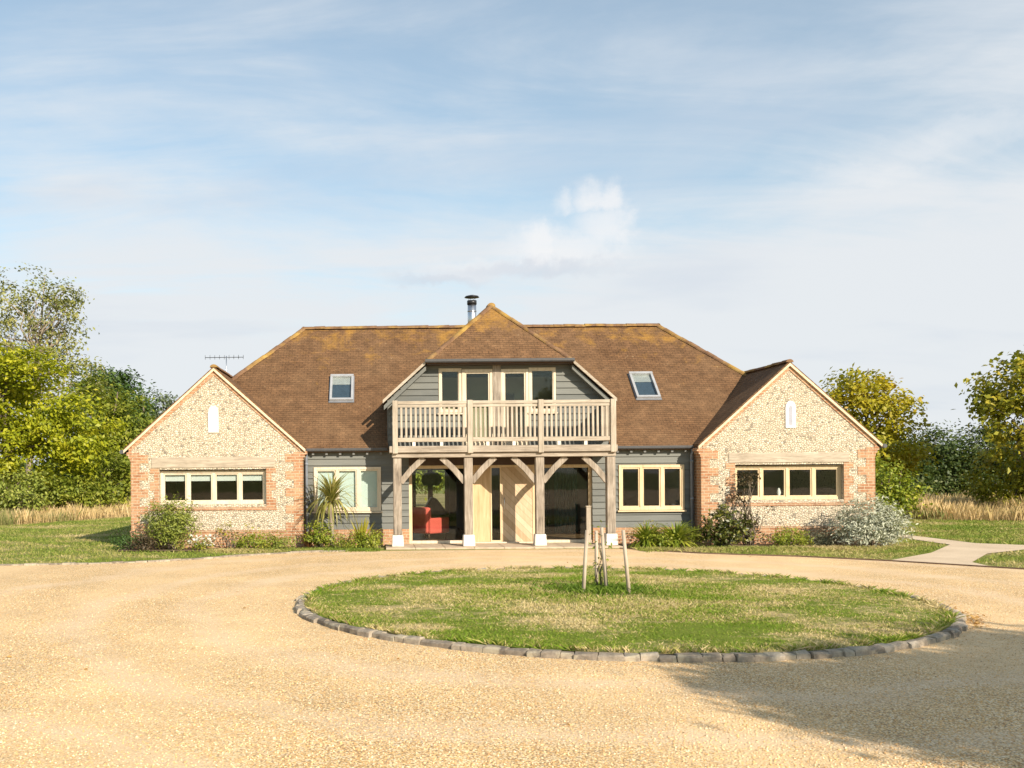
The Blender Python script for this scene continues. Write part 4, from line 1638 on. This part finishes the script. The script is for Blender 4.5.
def T_right():
    tree('walnut_tree', 'golden-green tree turning orange behind the right flint gable', (17.4, 16.5, 0),
         [(-.1, 0, 4.9, 1.5, 1.4, 1.25), (1.1, 0, 4.3, 1.2, 1.2, 1.2), (-1.2, 0, 4.2, 1.2, 1.2, 1.1), (.3, -.3, 3.0, 1.7, 1.4, 1.2), (1.5, -.2, 2.4, 1.2, 1.1, 1.0), (0, 0, 1.6, 1.5, 1.2, 1.0), (-.1, 0, 5.9, .6, .6, .5)],
         210, 46, .55, .20, M['leaf_gold'], .16, 1.2, seed=21, limbs=9)
    tree('elder_bush', 'bright green bush low beside the corner of the right flint wing', (15.6, 11.5, 0),
         [(0, 0, 1.3, 1.1, .9, 1.1), (.6, .3, .9, 1.0, .8, .8)], 80, 46, .45, .16, M['leaf_bed'], .06, .4, 'shrub', multi=3, limbs=6, seed=22)
    for k, (x, y, s, sd, lab) in enumerate(((22.2, 24.5, .86, 23, 'dark green thicket tree just right of the golden tree'), (25.6, 26.5, 1.0, 24, 'dull dark green tree in the middle of the right thicket'),
                                            (29.3, 27.0, 1.08, 25, 'dull dark green tree in the thicket left of the large-leaved tree'), (32.8, 27, .95, 26, 'dark green tree behind the large-leaved tree at the right edge'))):
        tree('thicket_tree', lab, (x, y, 0), [(0, 0, 2.5 * s, 2.1 * s, 1.6, 1.5 * s), (-.9, 0, 1.5 * s, 1.9 * s, 1.5, 1.3), (1.3, 0, 1.5 * s, 1.7 * s, 1.4, 1.3), (.5, 0, 3.3 * s, 1.1 * s, 1.0, .8 * s)],
             180, 56, .62, .19, M['leaf_hedge'], .13, .8, multi=2, seed=sd, group='trees of the right thicket', twigs=20)
    tree('chestnut_tree', 'large-leaved green tree with yellowing leaves at the right edge of the lawn', (21.8, 12.5, 0),
         [(0, 0, 5.0, 1.8, 1.8, 1.5), (-.9, -.3, 4.0, 1.2, 1.3, 1.2), (1.6, 0, 4.2, 2.0, 1.8, 2.0), (.6, 0, 2.8, 1.8, 1.6, 1.1), (.9, 0, 6.0, 1.3, 1.2, .9), (-1.3, 0, 4.5, .55, .6, .35)],
         230, 46, .6, .22, M['leaf_brown'], .2, 1.4, seed=27, limbs=14, twigs=24, aspect=.62)
    tree('beech_bush', 'bronze-brown bush under the large-leaved tree on the right', (22.6, 15.0, 0),
         [(0, 0, 1.5, 1.7, 1.1, 1.3), (1.8, 0, 1.5, 1.6, 1.1, 1.3)], 130, 50, .55, .19, M['leaf_brown'], .07, .4, 'shrub', multi=3, limbs=8, seed=28)


T_left()
T_right()
# garden trees behind the house, seen through the rear glazing
tree('garden_tree', 'leafy green tree behind the house, seen through the left porch glazing', (-1.9, 29, 0), [(0, 0, 2.6, 2.6, 2, 1.6), (-2, 0, 2.0, 1.8, 1.6, 1.4), (2, 0, 2.2, 1.8, 1.6, 1.5)], 170, 60, .7, .24, M['leaf_bed'], .16, .9, seed=31)
# the tree behind the camera on the right that throws the shadow over the drive
tree('roadside_tree', 'spreading tree beside the drive whose shadow falls across the gravel', (10.0, -27.2, 0),
     [(-3.2, .5, 5.5, .95, .9, .9), (-1.4, .6, 5.5, 1.3, 1.2, 1.2), (.9, .9, 5.7, 1.7, 1.5, 1.5), (-1.8, -1.6, 5.5, 1.3, 1.2, 1.1), (.8, -1.7, 5.7, 1.7, 1.5, 1.5), (3.4, -.2, 5.8, 1.7, 1.7, 1.5)], 950, 70, .7, .22, M['leaf_mid'], .22, 2.6, seed=33, limbs=12)


def far_wood():
    rng = np.random.default_rng(41)
    Pn = []
    for x0, x1, y, h in ((-95, -17.5, 74, 5.0), (24, 110, 62, 4.2), (-60, 60, 130, 6.0)):
        n = int((x1 - x0) * 90)
        x = rng.uniform(x0, x1, n)
        hh = h * (.75 + .25 * np.sin(x * .35) + .18 * np.sin(x * .93 + 1))
        Pn.append(np.stack([x, y + rng.uniform(-3, 3, n), hh * rng.uniform(0, 1, n) ** .7], 1))
    P = np.concatenate(Pn)
    v, f = leaf_quads(P, 1.0, .4, rng=rng)
    o = fast_mesh('far_woodland', v, f, M['leaf_hedge'])
    struct(o, 'stuff')


far_wood()


# ------------------------------------------------------------------ shrubs and bed plants
def shrub(name, label, loc, r, h, n, leaf_size, mat, cat='shrub', seed=1, stems=10, lobes=None, group=None, aspect=.5, shell=.35, clump=.16, per=14, stem_mat='bark', droop=0):
    rng = np.random.default_rng(seed)
    random.seed(seed)
    t = empty(name, loc)
    tag(t, label, cat, group)
    lobes = lobes or [(0, 0, h * .52, r, r * .85, h * .48), (r * .4, -.05, h * .36, r * .7, r * .6, h * .34), (-r * .4, 0, h * .34, r * .7, r * .6, h * .32)]
    P, out, C = crown_points(lobes, max(6, n // per), per, clump, rng, shell)
    P[:, 2] = np.abs(P[:, 2]) + .01
    v, f = leaf_quads(P, leaf_size, .3, out, aspect, rng=rng)
    fast_mesh('foliage', v, f, M[mat], t)
    b = MB()
    for k in rng.choice(len(C), min(stems, len(C)), replace=False):
        branch_mesh(b, (rng.uniform(-.08, .08), rng.uniform(-.06, .06), -.02), C[k], .012 + h * .006, .004, 4, .4, 5)
    b.build('stem', M[stem_mat], t)
    return t


def strap_plant(name, label, loc, n, length, width, mat, cat='plant', arch=.8, base_z=0.0, seed=1, trunk=None, low=.25, down=0.0, group=None):
    """arching strap leaves from one crown; each leaf a curved tapering strip"""
    rng = np.random.default_rng(seed)
    random.seed(seed)
    t = empty(name, loc)
    tag(t, label, cat, group)
    V_, F_ = [], []
    S = 6
    for i in range(n):
        az = rng.uniform(0, 2 * math.pi)
        el = rng.uniform(low, 1.0) * math.pi / 2
        L = length * rng.uniform(.7, 1.1)
        dirh = np.array([math.cos(az), math.sin(az), 0])
        side = np.array([-math.sin(az), math.cos(az), 0])
        p = np.array([0, 0, base_z]) + dirh * .03
        e = el
        o = len(V_)
        for k in range(S + 1):
            q = k / S
            w = width * (1 - q ** 2.2) * (.55 + .9 * min(q * 3, 1) * .5) + .002
            V_.append(p - side * w / 2)
            V_.append(p + side * w / 2 + np.array([0, 0, .004]))
            p = p + (dirh * math.cos(e) + np.array([0, 0, math.sin(e)])) * L / S
            e -= arch * rng.uniform(.6, 1.2) / S * (1.3 if el < .9 else .7) + down / S
        for k in range(S):
            F_.append([o + 2 * k, o + 2 * k + 1, o + 2 * k + 3, o + 2 * k + 2])
    V_ = np.array(V_)
    V_[:, 2] = np.maximum(V_[:, 2], .012)
    fast_mesh('leaves', V_, np.array(F_), M[mat], t)
    if trunk:
        b = MB()
        pts = [(0, 0, -.05), (.015, 0, base_z * .35), (-.01, .01, base_z * .7), (0, 0, base_z + .02)]
        b.tube(pts, [trunk * 1.3, trunk, trunk * .9, trunk * 1.1], 9)
        b.build('trunk', M['bark_pale'], t)
    return t


def plants():
    # left of the porch
    shrub('olive_bush', 'big feathery olive-green bush below the left gable window', (-8.55, -.2, .02), .66, 1.46, 4600, .085, 'leaf_shrub', seed=51, stems=18, aspect=.32, clump=.2)
    shrub('dark_shrub', 'low dark green shrub at the outer corner of the left flint wing', (-9.72, -.1, .02), .42, .52, 900, .06, 'leaf_dark', seed=52)
    shrub('purple_shrub', 'low greyish purple shrub between the corner shrub and the big olive bush', (-9.2, -.35, .02), .36, .42, 700, .06, 'leaf_dusk', seed=53)
    w = shrub('daisy_plant', 'low plant with white flowers right of the big olive bush', (-7.72, -.35, .02), .34, .30, 420, .06, 'leaf_bed', 'plant', seed=54)
    rng = np.random.default_rng(55)
    P = np.stack([rng.uniform(-.36, .36, 110), rng.uniform(-.30, .1, 110), rng.uniform(.14, .38, 110)], 1)
    v, f = leaf_quads(P, .075, 1.5, aspect=.9, rng=rng)
    fast_mesh('petals', v, f, M['petal'], w)
    shrub('rose_bush', 'thin brown rose bush with few leaves below the left gable wall', (-7.0, -.05, .02), .42, .78, 190, .07, 'leaf_brown', seed=56, stems=16, shell=.5, lobes=[(-.25, 0, .5, .2, .15, .26), (.32, 0, .62, .18, .15, .22), (0, 0, .25, .4, .2, .2)])
    shrub('bed_plant', 'bright green low plant in the bed under the left gable, right of the rose', (-6.35, -.3, .02), .6, .46, 1500, .06, 'leaf_bed', 'plant', seed=57)
    shrub('heather', 'dull olive low mound at the right end of the left gable bed', (-5.72, -.35, .02), .5, .40, 1100, .05, 'leaf_shrub', 'plant', seed=58)
    strap_plant('cordyline', 'palm-like cordyline with bare trunk in front of the left boarded window', (-4.45, .12, .02), 150, 1.0, .05, 'leaf_palm', 'palm', 1.5, 1.18, seed=59, trunk=.052, low=-.15, down=.2)
    strap_plant('bronze_phormium', 'dark reddish strap-leaved plant beside the corner of the left flint wing', (-5.02, -.2, .02), 22, .62, .05, 'leaf_bronze', 'plant', .6, .02, seed=60, low=.5)
    shrub('euphorbia', 'bushy bright green plant at the foot of the cordyline', (-4.72, -.22, .02), .40, .74, 1300, .075, 'leaf_bed', 'plant', seed=61)
    strap_plant('phormium', 'upright yellow strap-leaved plant left of the porch', (-3.68, -.12, .02), 46, .80, .05, 'leaf_phorm', 'plant', .55, .02, seed=62, low=.5)
    shrub('bed_plant', 'spreading green plant around the yellow strap-leaved plant left of the porch', (-3.55, -.35, .02), .5, .46, 1300, .06, 'leaf_bed', 'plant', seed=63)
    shrub('bed_plant', 'small green plant in the bed between the cordyline and the yellow strap-leaved plant', (-4.15, -.38, .02), .4, .34, 800, .055, 'leaf_mid', 'plant', seed=64)
    # right of the porch
    strap_plant('daylily', 'bright green arching clump of leaves nearest the porch in the right bed', (3.55, -.42, .02), 260, .72, .05, 'leaf_bed', 'plant', 1.9, .02, seed=65, low=.35)
    strap_plant('daylily', 'broad green arching clump in the middle of the right boarded bed', (4.25, -.6, .02), 240, .78, .055, 'leaf_bed', 'plant', 1.9, .02, seed=66, low=.35)
    shrub('spirea', 'small shrub with orange young leaves against the right brick plinth', (3.95, .35, .02), .35, .66, 420, .06, 'leaf_gold', seed=67, stems=12)
    shrub('bed_plant', 'yellow-green leafy plant between the two arching clumps right of the porch', (3.9, -.62, .02), .5, .42, 1400, .075, 'leaf_bed', 'plant', seed=76)
    shrub('bed_plant', 'low green plant at the foot of the right downpipe', (4.75, -.25, .02), .36, .55, 900, .06, 'leaf_mid', 'plant', seed=68)
    shrub('laurel_bush', 'round dark glossy bush at the inner corner of the right flint wing', (5.5, -.55, .02), .62, 1.12, 1500, .11, 'leaf_laurel', seed=69, stems=16)
    shrub('elder', 'tall leggy purple-brown shrub reaching the right gable window', (6.28, -.02, .02), .5, 1.9, 480, .08, 'leaf_dusk', seed=70, stems=26, shell=.2,
          lobes=[(-.02, 0, 1.68, .30, .2, .28), (-.22, 0, 1.25, .28, .18, .26), (.05, 0, .8, .30, .2, .3), (.1, -.1, .35, .34, .22, .3), (.5, .0, .95, .4, .12, .10)])
    shrub('bed_plant', 'bright green low plant in front of the right gable plinth', (7.2, -.35, .02), .55, .46, 1500, .06, 'leaf_bed', 'plant', seed=71)
    shrub('dry_flower_plant', 'tan dried flower heads behind the bright green plant in the right bed', (7.35, .12, .02), .55, .62, 260, .05, 'fallen', 'plant', seed=72, stems=26)
    shrub('lavender', 'low grey-green lavender mound below the right gable window', (8.1, -.3, .02), .6, .44, 1500, .06, 'leaf_lav', 'plant', seed=73, aspect=.25)
    sv = shrub('silver_bush', 'big silver-grey bush at the outer corner of the right flint wing', (9.05, -.7, .02), .86, 1.26, 6200, .10, 'leaf_silver', seed=74, stems=26, aspect=.26, clump=.2, shell=.2)
    # sapling inside the stakes
    shrub('sapling', 'young sapling with few leaves among the timber stakes on the round lawn', (.22, -10.0, .11), .18, .8, 70, .07, 'leaf_mid', 'tree', seed=75, stems=3, lobes=[(-.05, 0, .78, .14, .1, .22), (.02, 0, .3, .22, .16, .2)])


plants()


# ------------------------------------------------------------------ stakes on the round lawn
def stakes():
    dat = [((-.16, -10.39), (-.085, -10.36), .96, 'leftmost of four timber stakes on the round lawn, leaning right'),
           ((.23, -9.58), (.227, -9.6), .90, 'second timber stake from the left, upright behind the others'),
           ((.26, -10.17), (.18, -10.18), .99, 'third timber stake from the left, leaning left'),
           ((.51, -10.55), (.431, -10.5), .965, 'rightmost timber stake on the round lawn, leaning left')]
    for (b0, t0, h, lab) in dat:
        b = MB()
        b.tube([(0, 0, -.1), (t0[0] - b0[0], t0[1] - b0[1], h)], [.030, .027], 9)
        o = b.build('tree_stake', M['stake'])
        o.location = (b0[0], b0[1], .11)
        tag(o, lab, 'stake', 'tree stakes on the round lawn')


stakes()

# pale post by the right porch glazing
b = MB()
b.box(-.06, .06, -.03, .03, 0, .96)
b.box(-.07, .07, -.04, .04, .961, 1.0)
o = b.build('timber_post', M['oak_rail'], None, .006)
o.location = (2.28, .42, .047)
tag(o, 'short pale timber post standing in front of the right porch glazing', 'post')


# ------------------------------------------------------------------ furniture behind the porch glass
def armchair():
    t = empty('armchair', (-1.84, 2.5, .056))
    tag(t, 'red fabric armchair behind the left porch glazing', 'armchair')
    t.rotation_euler = (0, 0, R(46))

    def soft(name, *bx, bev=.05):
        b = MB()
        b.box(*bx)
        o = b.build(name, M['red_fabric'], t)
        m = o.modifiers.new('bevel', 'BEVEL')
        m.width = bev
        m.segments = 3
        return o
    soft('seat', -.28, .42, -.34, .34, .18, .42)
    soft('backrest', -.46, -.24, -.40, .40, .18, .92, bev=.08)
    soft('arm', -.40, .44, -.47, -.33, .18, .62)
    soft('arm', -.40, .44, .33, .47, .18, .62)
    for x in (-.36, .36):
        for y in (-.38, .38):
            b = MB()
            b.tube([(x, y, 0), (x, y, .19)], [.018, .026], 8)
            b.build('leg', M['dark_wood'], t)


armchair()


def lounge():
    t = empty('chair_stand_in', (-1.35, 6.2, .056))  # stand-in for a backlit dark shape of unknown kind
    tag(t, 'unidentified dark shape against the garden glazing, built as a black lounge chair', 'chair')
    b = MB()
    b.hexa([(-.45, -.35, .30), (.45, -.35, .34), (.45, .35, .34), (-.45, .35, .30)], [(-.45, -.35, .48), (.45, -.35, .54), (.45, .35, .54), (-.45, .35, .48)])
    b.build('seat', M['black_fabric'], t, .04)
    b = MB()
    b.hexa([(-.55, -.36, .45), (.42, -.36, .50), (.42, .36, .50), (-.55, .36, .45)], [(-.16, -.34, 1.10), (.0, -.34, 1.06), (.0, .34, 1.06), (-.16, .34, 1.10)])
    b.build('backrest', M['black_fabric'], t, .04)
    b = MB()
    b.tube([(0, 0, 0), (0, 0, .32)], [.30, .05], 12)
    b.build('base', M['black_metal'], t)
    l = empty('lamp_stand_in', (-1.55, 5.2, 2.378))  # stand-in for a hanging dark oval, not identified
    tag(l, 'unidentified dark shape behind the left porch glazing, built as a black dome pendant lamp', 'lamp')
    b = MB()
    b.tube([(0, 0, 0), (0, 0, -.45)], .012, 6)
    b.build('cord', M['black_metal'], l)
    b = MB()
    b.tube([(0, 0, -.42), (0, 0, -.46), (0, 0, -.56), (0, 0, -.72), (0, 0, -.84)], [.06, .22, .30, .32, .24], 20)
    b.build('lamp_shade', M['black_metal'], l)
    c = MB()
    for k in range(14):
        x = k * .05
        y = .03 if k % 2 else -.03
        c.hexa([(x, y, .0), (x + .05, -y, .0), (x + .05, -y + .01, .0), (x, y + .01, .0)], [(x, y, 2.2), (x + .05, -y, 2.2), (x + .05, -y + .01, 2.2), (x, y + .01, 2.2)])
    o = c.build('curtain', M['curtain'])
    o.location = (2.15, 4.6, .07)
    tag(o, 'dark teal curtain hanging inside the right porch glazing', 'curtain')
    d = MB()
    d.weld = False
    ops = [(.04, .76, z, z + .36) for z in (.06, .45, .84, 1.23, 1.62)]
    wall_with_openings(d, 0, .8, 0, 2.05, 0, .3, ops)
    o = d.build('bookcase', M['dark_wood'])
    o.location = (1.32, 5.25, .06)
    tag(o, 'dark open bookcase inside the right porch glazing', 'bookcase')
    v = MB()
    v.tube([(0, 0, 0), (0, 0, .03), (0, 0, .10), (0, 0, .18), (0, 0, .27), (0, 0, .30)], [.05, .06, .035, .055, .03, .015], 14)
    o = v.build('figurine', M['slit_white'])
    tag(o, 'white ornament on the sill inside the right gable window', 'ornament')
    o.location = (7.34, .64, 1.17)
    s = MB()
    s.box(6.1, 8.92, .605, .72, 1.12, 1.165)
    s.build('window_board', M['slit_white'], house)


lounge()


# ------------------------------------------------------------------ grass, meadow, gravel, leaves
def blades(name, xy, z, h, w, mat, lean=.5, rng=RNG, curve=True):
    """three-point tapering blades in one mesh"""
    n = len(xy)
    az = rng.uniform(0, 2 * np.pi, n)
    hh = h * rng.uniform(.5, 1.25, n)
    ww = w * rng.uniform(.7, 1.3, n)
    ln = rng.normal(0, lean, (n, 2)) * hh[:, None]
    side = np.stack([np.cos(az), np.sin(az)], 1) * ww[:, None] * .5
    v = np.zeros((n, 4, 3))
    v[:, 0, :2] = xy - side
    v[:, 1, :2] = xy + side
    v[:, 2, :2] = xy + ln * .4 + side * .7
    v[:, 3, :2] = xy + ln
    v[:, 0, 2] = v[:, 1, 2] = z
    v[:, 2, 2] = z + hh * .6
    v[:, 3, 2] = z + hh
    f = np.arange(n * 4).reshape(n, 4)
    f = f[:, [0, 1, 2, 3]]
    return struct(fast_mesh(name, v.reshape(-1, 3), f, mat), 'stuff')


def in_poly(P, poly):
    x, y = P[:, 0], P[:, 1]
    ins = np.zeros(len(P), bool)
    n = len(poly)
    for i in range(n):
        x0, y0 = poly[i]
        x1, y1 = poly[(i + 1) % n]
        c = ((y0 > y) != (y1 > y)) & (x < (x1 - x0) * (y - y0) / (y1 - y0 + 1e-12) + x0)
        ins ^= c
    return ins


def ground_cover():
    rng = np.random.default_rng(61)
    n = 150000
    r = (CR - .17) * np.sqrt(rng.uniform(0, 1, n))
    a = rng.uniform(0, 2 * np.pi, n)
    xy = np.stack([CX + r * np.cos(a), CY + r * np.sin(a)], 1)
    # worn patches: thin the sward where low-frequency noise says so
    patch = np.sin(xy[:, 0] * 1.3 + 1.1) * np.sin(xy[:, 1] * 1.7 + .4) + .5 * np.sin(xy[:, 0] * 3.1 + xy[:, 1] * 2.3) + .35 * np.sin(xy[:, 0] * 7.3 - xy[:, 1] * 5.9)
    keep = rng.uniform(0, 1, n) < np.clip(.75 - .5 * patch, .18, 1)
    xy = xy[keep]
    rr = np.hypot(xy[:, 0] - CX, xy[:, 1] - CY)
    z = .12 - .055 * np.clip((rr - 1) / 3.47, 0, 1) ** 1.3 - .004
    blades('grass', xy, z, .036, .014, M['blade'], .7, rng)
    # ragged fringe leaning over the setts
    a = rng.uniform(0, 2 * np.pi, 9000)
    rr = CR - .15 - np.abs(rng.normal(0, .05, 9000))
    k = np.sin(a * 23) + np.sin(a * 61 + 2) > -.2
    blades('grass', np.stack([CX + rr * np.cos(a), CY + rr * np.sin(a)], 1)[k], .06, .075, .012, M['blade'], .8, rng)
    # longer tuft at the stakes
    xy = np.array([.17, -10.15]) + rng.normal(0, .28, (2600, 2)) * np.array([1.3, 1])
    blades('grass', xy, .105, .10, .012, M['lush_blade'], .6, rng)
    # verges each side
    polyL = [(-30, -4.4), (-11.5, -4.0), (-9.6, -3.85), (-8.2, -3.4), (-6.2, -1.8), (-5.0, -1.1), (-4.0, -.85), (-4.2, -.55), (-5.6, -.5), (-7.8, -.7), (-9.9, -.45), (-10, 9), (-14.6, 19), (-18, 11.6), (-32, 10.8)]
    P = np.stack([rng.uniform(-32, -4, 90000), rng.uniform(-4.5, 19, 90000)], 1)
    P = P[in_poly(P, polyL)]
    blades('grass', P, 0.0, .055, .022, M['verge_blade'], .7, rng)
    polyR1 = [(3.2, -.95), (3.8, -1.6), (5.2, -2.7), (7.4, -4.2), (9.4, -2.6), (11.2, -.3), (11.5, 3.4), (10, 3), (9.9, -.9), (6.5, -1.05), (4.3, -.95)]
    P = np.stack([rng.uniform(3, 12, 26000), rng.uniform(-4.5, 4, 26000)], 1)
    P = P[in_poly(P, polyR1)]
    blades('grass', P, 0.0, .055, .02, M['verge_blade'], .7, rng)
    polyR2 = [(9.0, -5.9), (9.15, -4.9), (10.7, -2.95), (12.4, -1.8), (16, .8), (24, 4.8), (24, -8), (10, -7.2)]
    P = np.stack([rng.uniform(9, 24, 42000), rng.uniform(-8, 5, 42000)], 1)
    P = P[in_poly(P, polyR2)]
    blades('grass', P, 0.0, .06, .02, M['verge_blade'], .7, rng)
    polyR3 = [(12.3, .2), (13.1, -.45), (24, 7.3), (24, 9), (20, 10), (15.5, 12.2), (10, 12), (12.3, 3.8)]
    P = np.stack([rng.uniform(10, 24, 40000), rng.uniform(-.5, 12, 40000)], 1)
    P = P[in_poly(P, polyR3)]
    blades('grass', P, 0.0, .07, .024, M['verge_blade'], .7, rng)
    # lush tufts at the bed edges
    P = np.concatenate([np.stack([rng.uniform(-7.6, -3.2, 5200), rng.normal(-.72, .22, 5200)], 1), np.stack([rng.uniform(3.1, 9.6, 6500), rng.normal(-1.25, .28, 6500)], 1)])
    blades('grass', P, 0.0, .075, .014, M['verge_blade'], .7, rng)

    def gnoise(P, cell, seed):
        g = np.random.default_rng(seed).uniform(0, 1, (257, 257))
        q = P / cell + 500
        i, f = np.floor(q).astype(int) % 256, q - np.floor(q)
        f = f * f * (3 - 2 * f)
        a = g[i[:, 0], i[:, 1]] * (1 - f[:, 0]) + g[i[:, 0] + 1, i[:, 1]] * f[:, 0]
        b = g[i[:, 0], i[:, 1] + 1] * (1 - f[:, 0]) + g[i[:, 0] + 1, i[:, 1] + 1] * f[:, 0]
        return a * (1 - f[:, 1]) + b * f[:, 1]
    hmod = lambda P: .35 + .55 * gnoise(P, 1.6, 1) + .45 * gnoise(P, .45, 2)
    # meadow
    polyM = [(-45, 10.4), (-17.8, 11.6), (-14.6, 19.0), (-12, 30), (-22, 34), (-45, 24)]
    P = np.stack([rng.uniform(-45, -12, 150000), rng.uniform(10, 34, 150000)], 1)
    P = P[in_poly(P, polyM)]
    pat = np.sin(P[:, 0] * .9) + np.sin(P[:, 1] * 1.3 + P[:, 0] * .4)
    front = P[:, 0] > -19.5 + (P[:, 1] - 11) * .1
    g = (pat > .6) | (front & (pat > -.5) & (P[:, 1] < 16))
    blades('meadow_grass', P[~g], 0, hmod(P[~g]) * .62, .013, M['straw'], .16, rng)
    blades('meadow_grass', P[g], 0, hmod(P[g]) * .45, .016, M['straw_green'], .2, rng)
    polyN = [(13.2, 16), (15.5, 12.4), (20, 10.2), (46, 5.5), (46, 26), (24, 24), (18, 22)]
    P = np.stack([rng.uniform(13, 46, 150000), rng.uniform(5, 26, 150000)], 1)
    P = P[in_poly(P, polyN)]
    pat = np.sin(P[:, 0] * .8 + 1) + np.sin(P[:, 1] * 1.1 + P[:, 0] * .5)
    g = pat > .75
    blades('meadow_grass', P[~g], 0, hmod(P[~g]) * .66, .013, M['straw'], .16, rng)
    blades('meadow_grass', P[g], 0, hmod(P[g]) * .5, .016, M['straw_green'], .2, rng)

    # loose stones on the drive, nearest the camera
    n = 60000
    y = -21.0 + 12.5 * rng.uniform(0, 1, n) ** 1.7
    dpt = y + 25.4
    x = -3.33 + dpt * rng.uniform(-.44, .72, n)
    keep = np.hypot(x - CX, y - CY) > CR + .05
    x, y = x[keep], y[keep]
    n = len(x)
    s = rng.uniform(.0045, .0092, n)
    octa = np.array([[1, 0, 0], [0, 1, 0], [-1, 0, 0], [0, -1, 0], [0, 0, 1], [0, 0, -1]], float)
    tri = np.array([[0, 1, 4], [1, 2, 4], [2, 3, 4], [3, 0, 4], [1, 0, 5], [2, 1, 5], [3, 2, 5], [0, 3, 5]])
    ang = rng.uniform(0, 2 * np.pi, n)
    sc3 = np.stack([s * rng.uniform(.8, 1.6, n), s * rng.uniform(.7, 1.1, n), s * rng.uniform(.5, .85, n)], 1)
    q = octa[None] * sc3[:, None, :]
    q += rng.normal(0, .12, q.shape) * s[:, None, None]
    ca, sa = np.cos(ang)[:, None], np.sin(ang)[:, None]
    vx = q[:, :, 0] * ca - q[:, :, 1] * sa + x[:, None]
    vy = q[:, :, 0] * sa + q[:, :, 1] * ca + y[:, None]
    vz = q[:, :, 2] + .008 + sc3[:, 2][:, None] * .45
    v = np.stack([vx, vy, vz], 2).reshape(-1, 3)
    f = (tri[None] + (np.arange(n) * 6)[:, None, None]).reshape(-1, 3)
    struct(fast_mesh('loose_gravel', v, f, M['pebble'], None, True), 'stuff')

    # fallen leaves caught along the kerb
    a = rng.normal(-.42, .12, 130)
    rr = CR + np.abs(rng.normal(.10, .12, 130))
    P = np.stack([CX + rr * np.cos(a), CY + rr * np.sin(a), np.full(130, .022)], 1)
    P2 = np.stack([rng.uniform(-8, 9, 60), rng.uniform(-20, -3, 60), np.full(60, .022)], 1)
    P2 = P2[np.hypot(P2[:, 0] - CX, P2[:, 1] - CY) > CR + .1]
    v, f = leaf_quads(np.concatenate([P, P2]), .055, 3.0, aspect=.7, rng=rng)
    struct(fast_mesh('fallen_leaves', v, f, M['fallen']), 'stuff')


ground_cover()
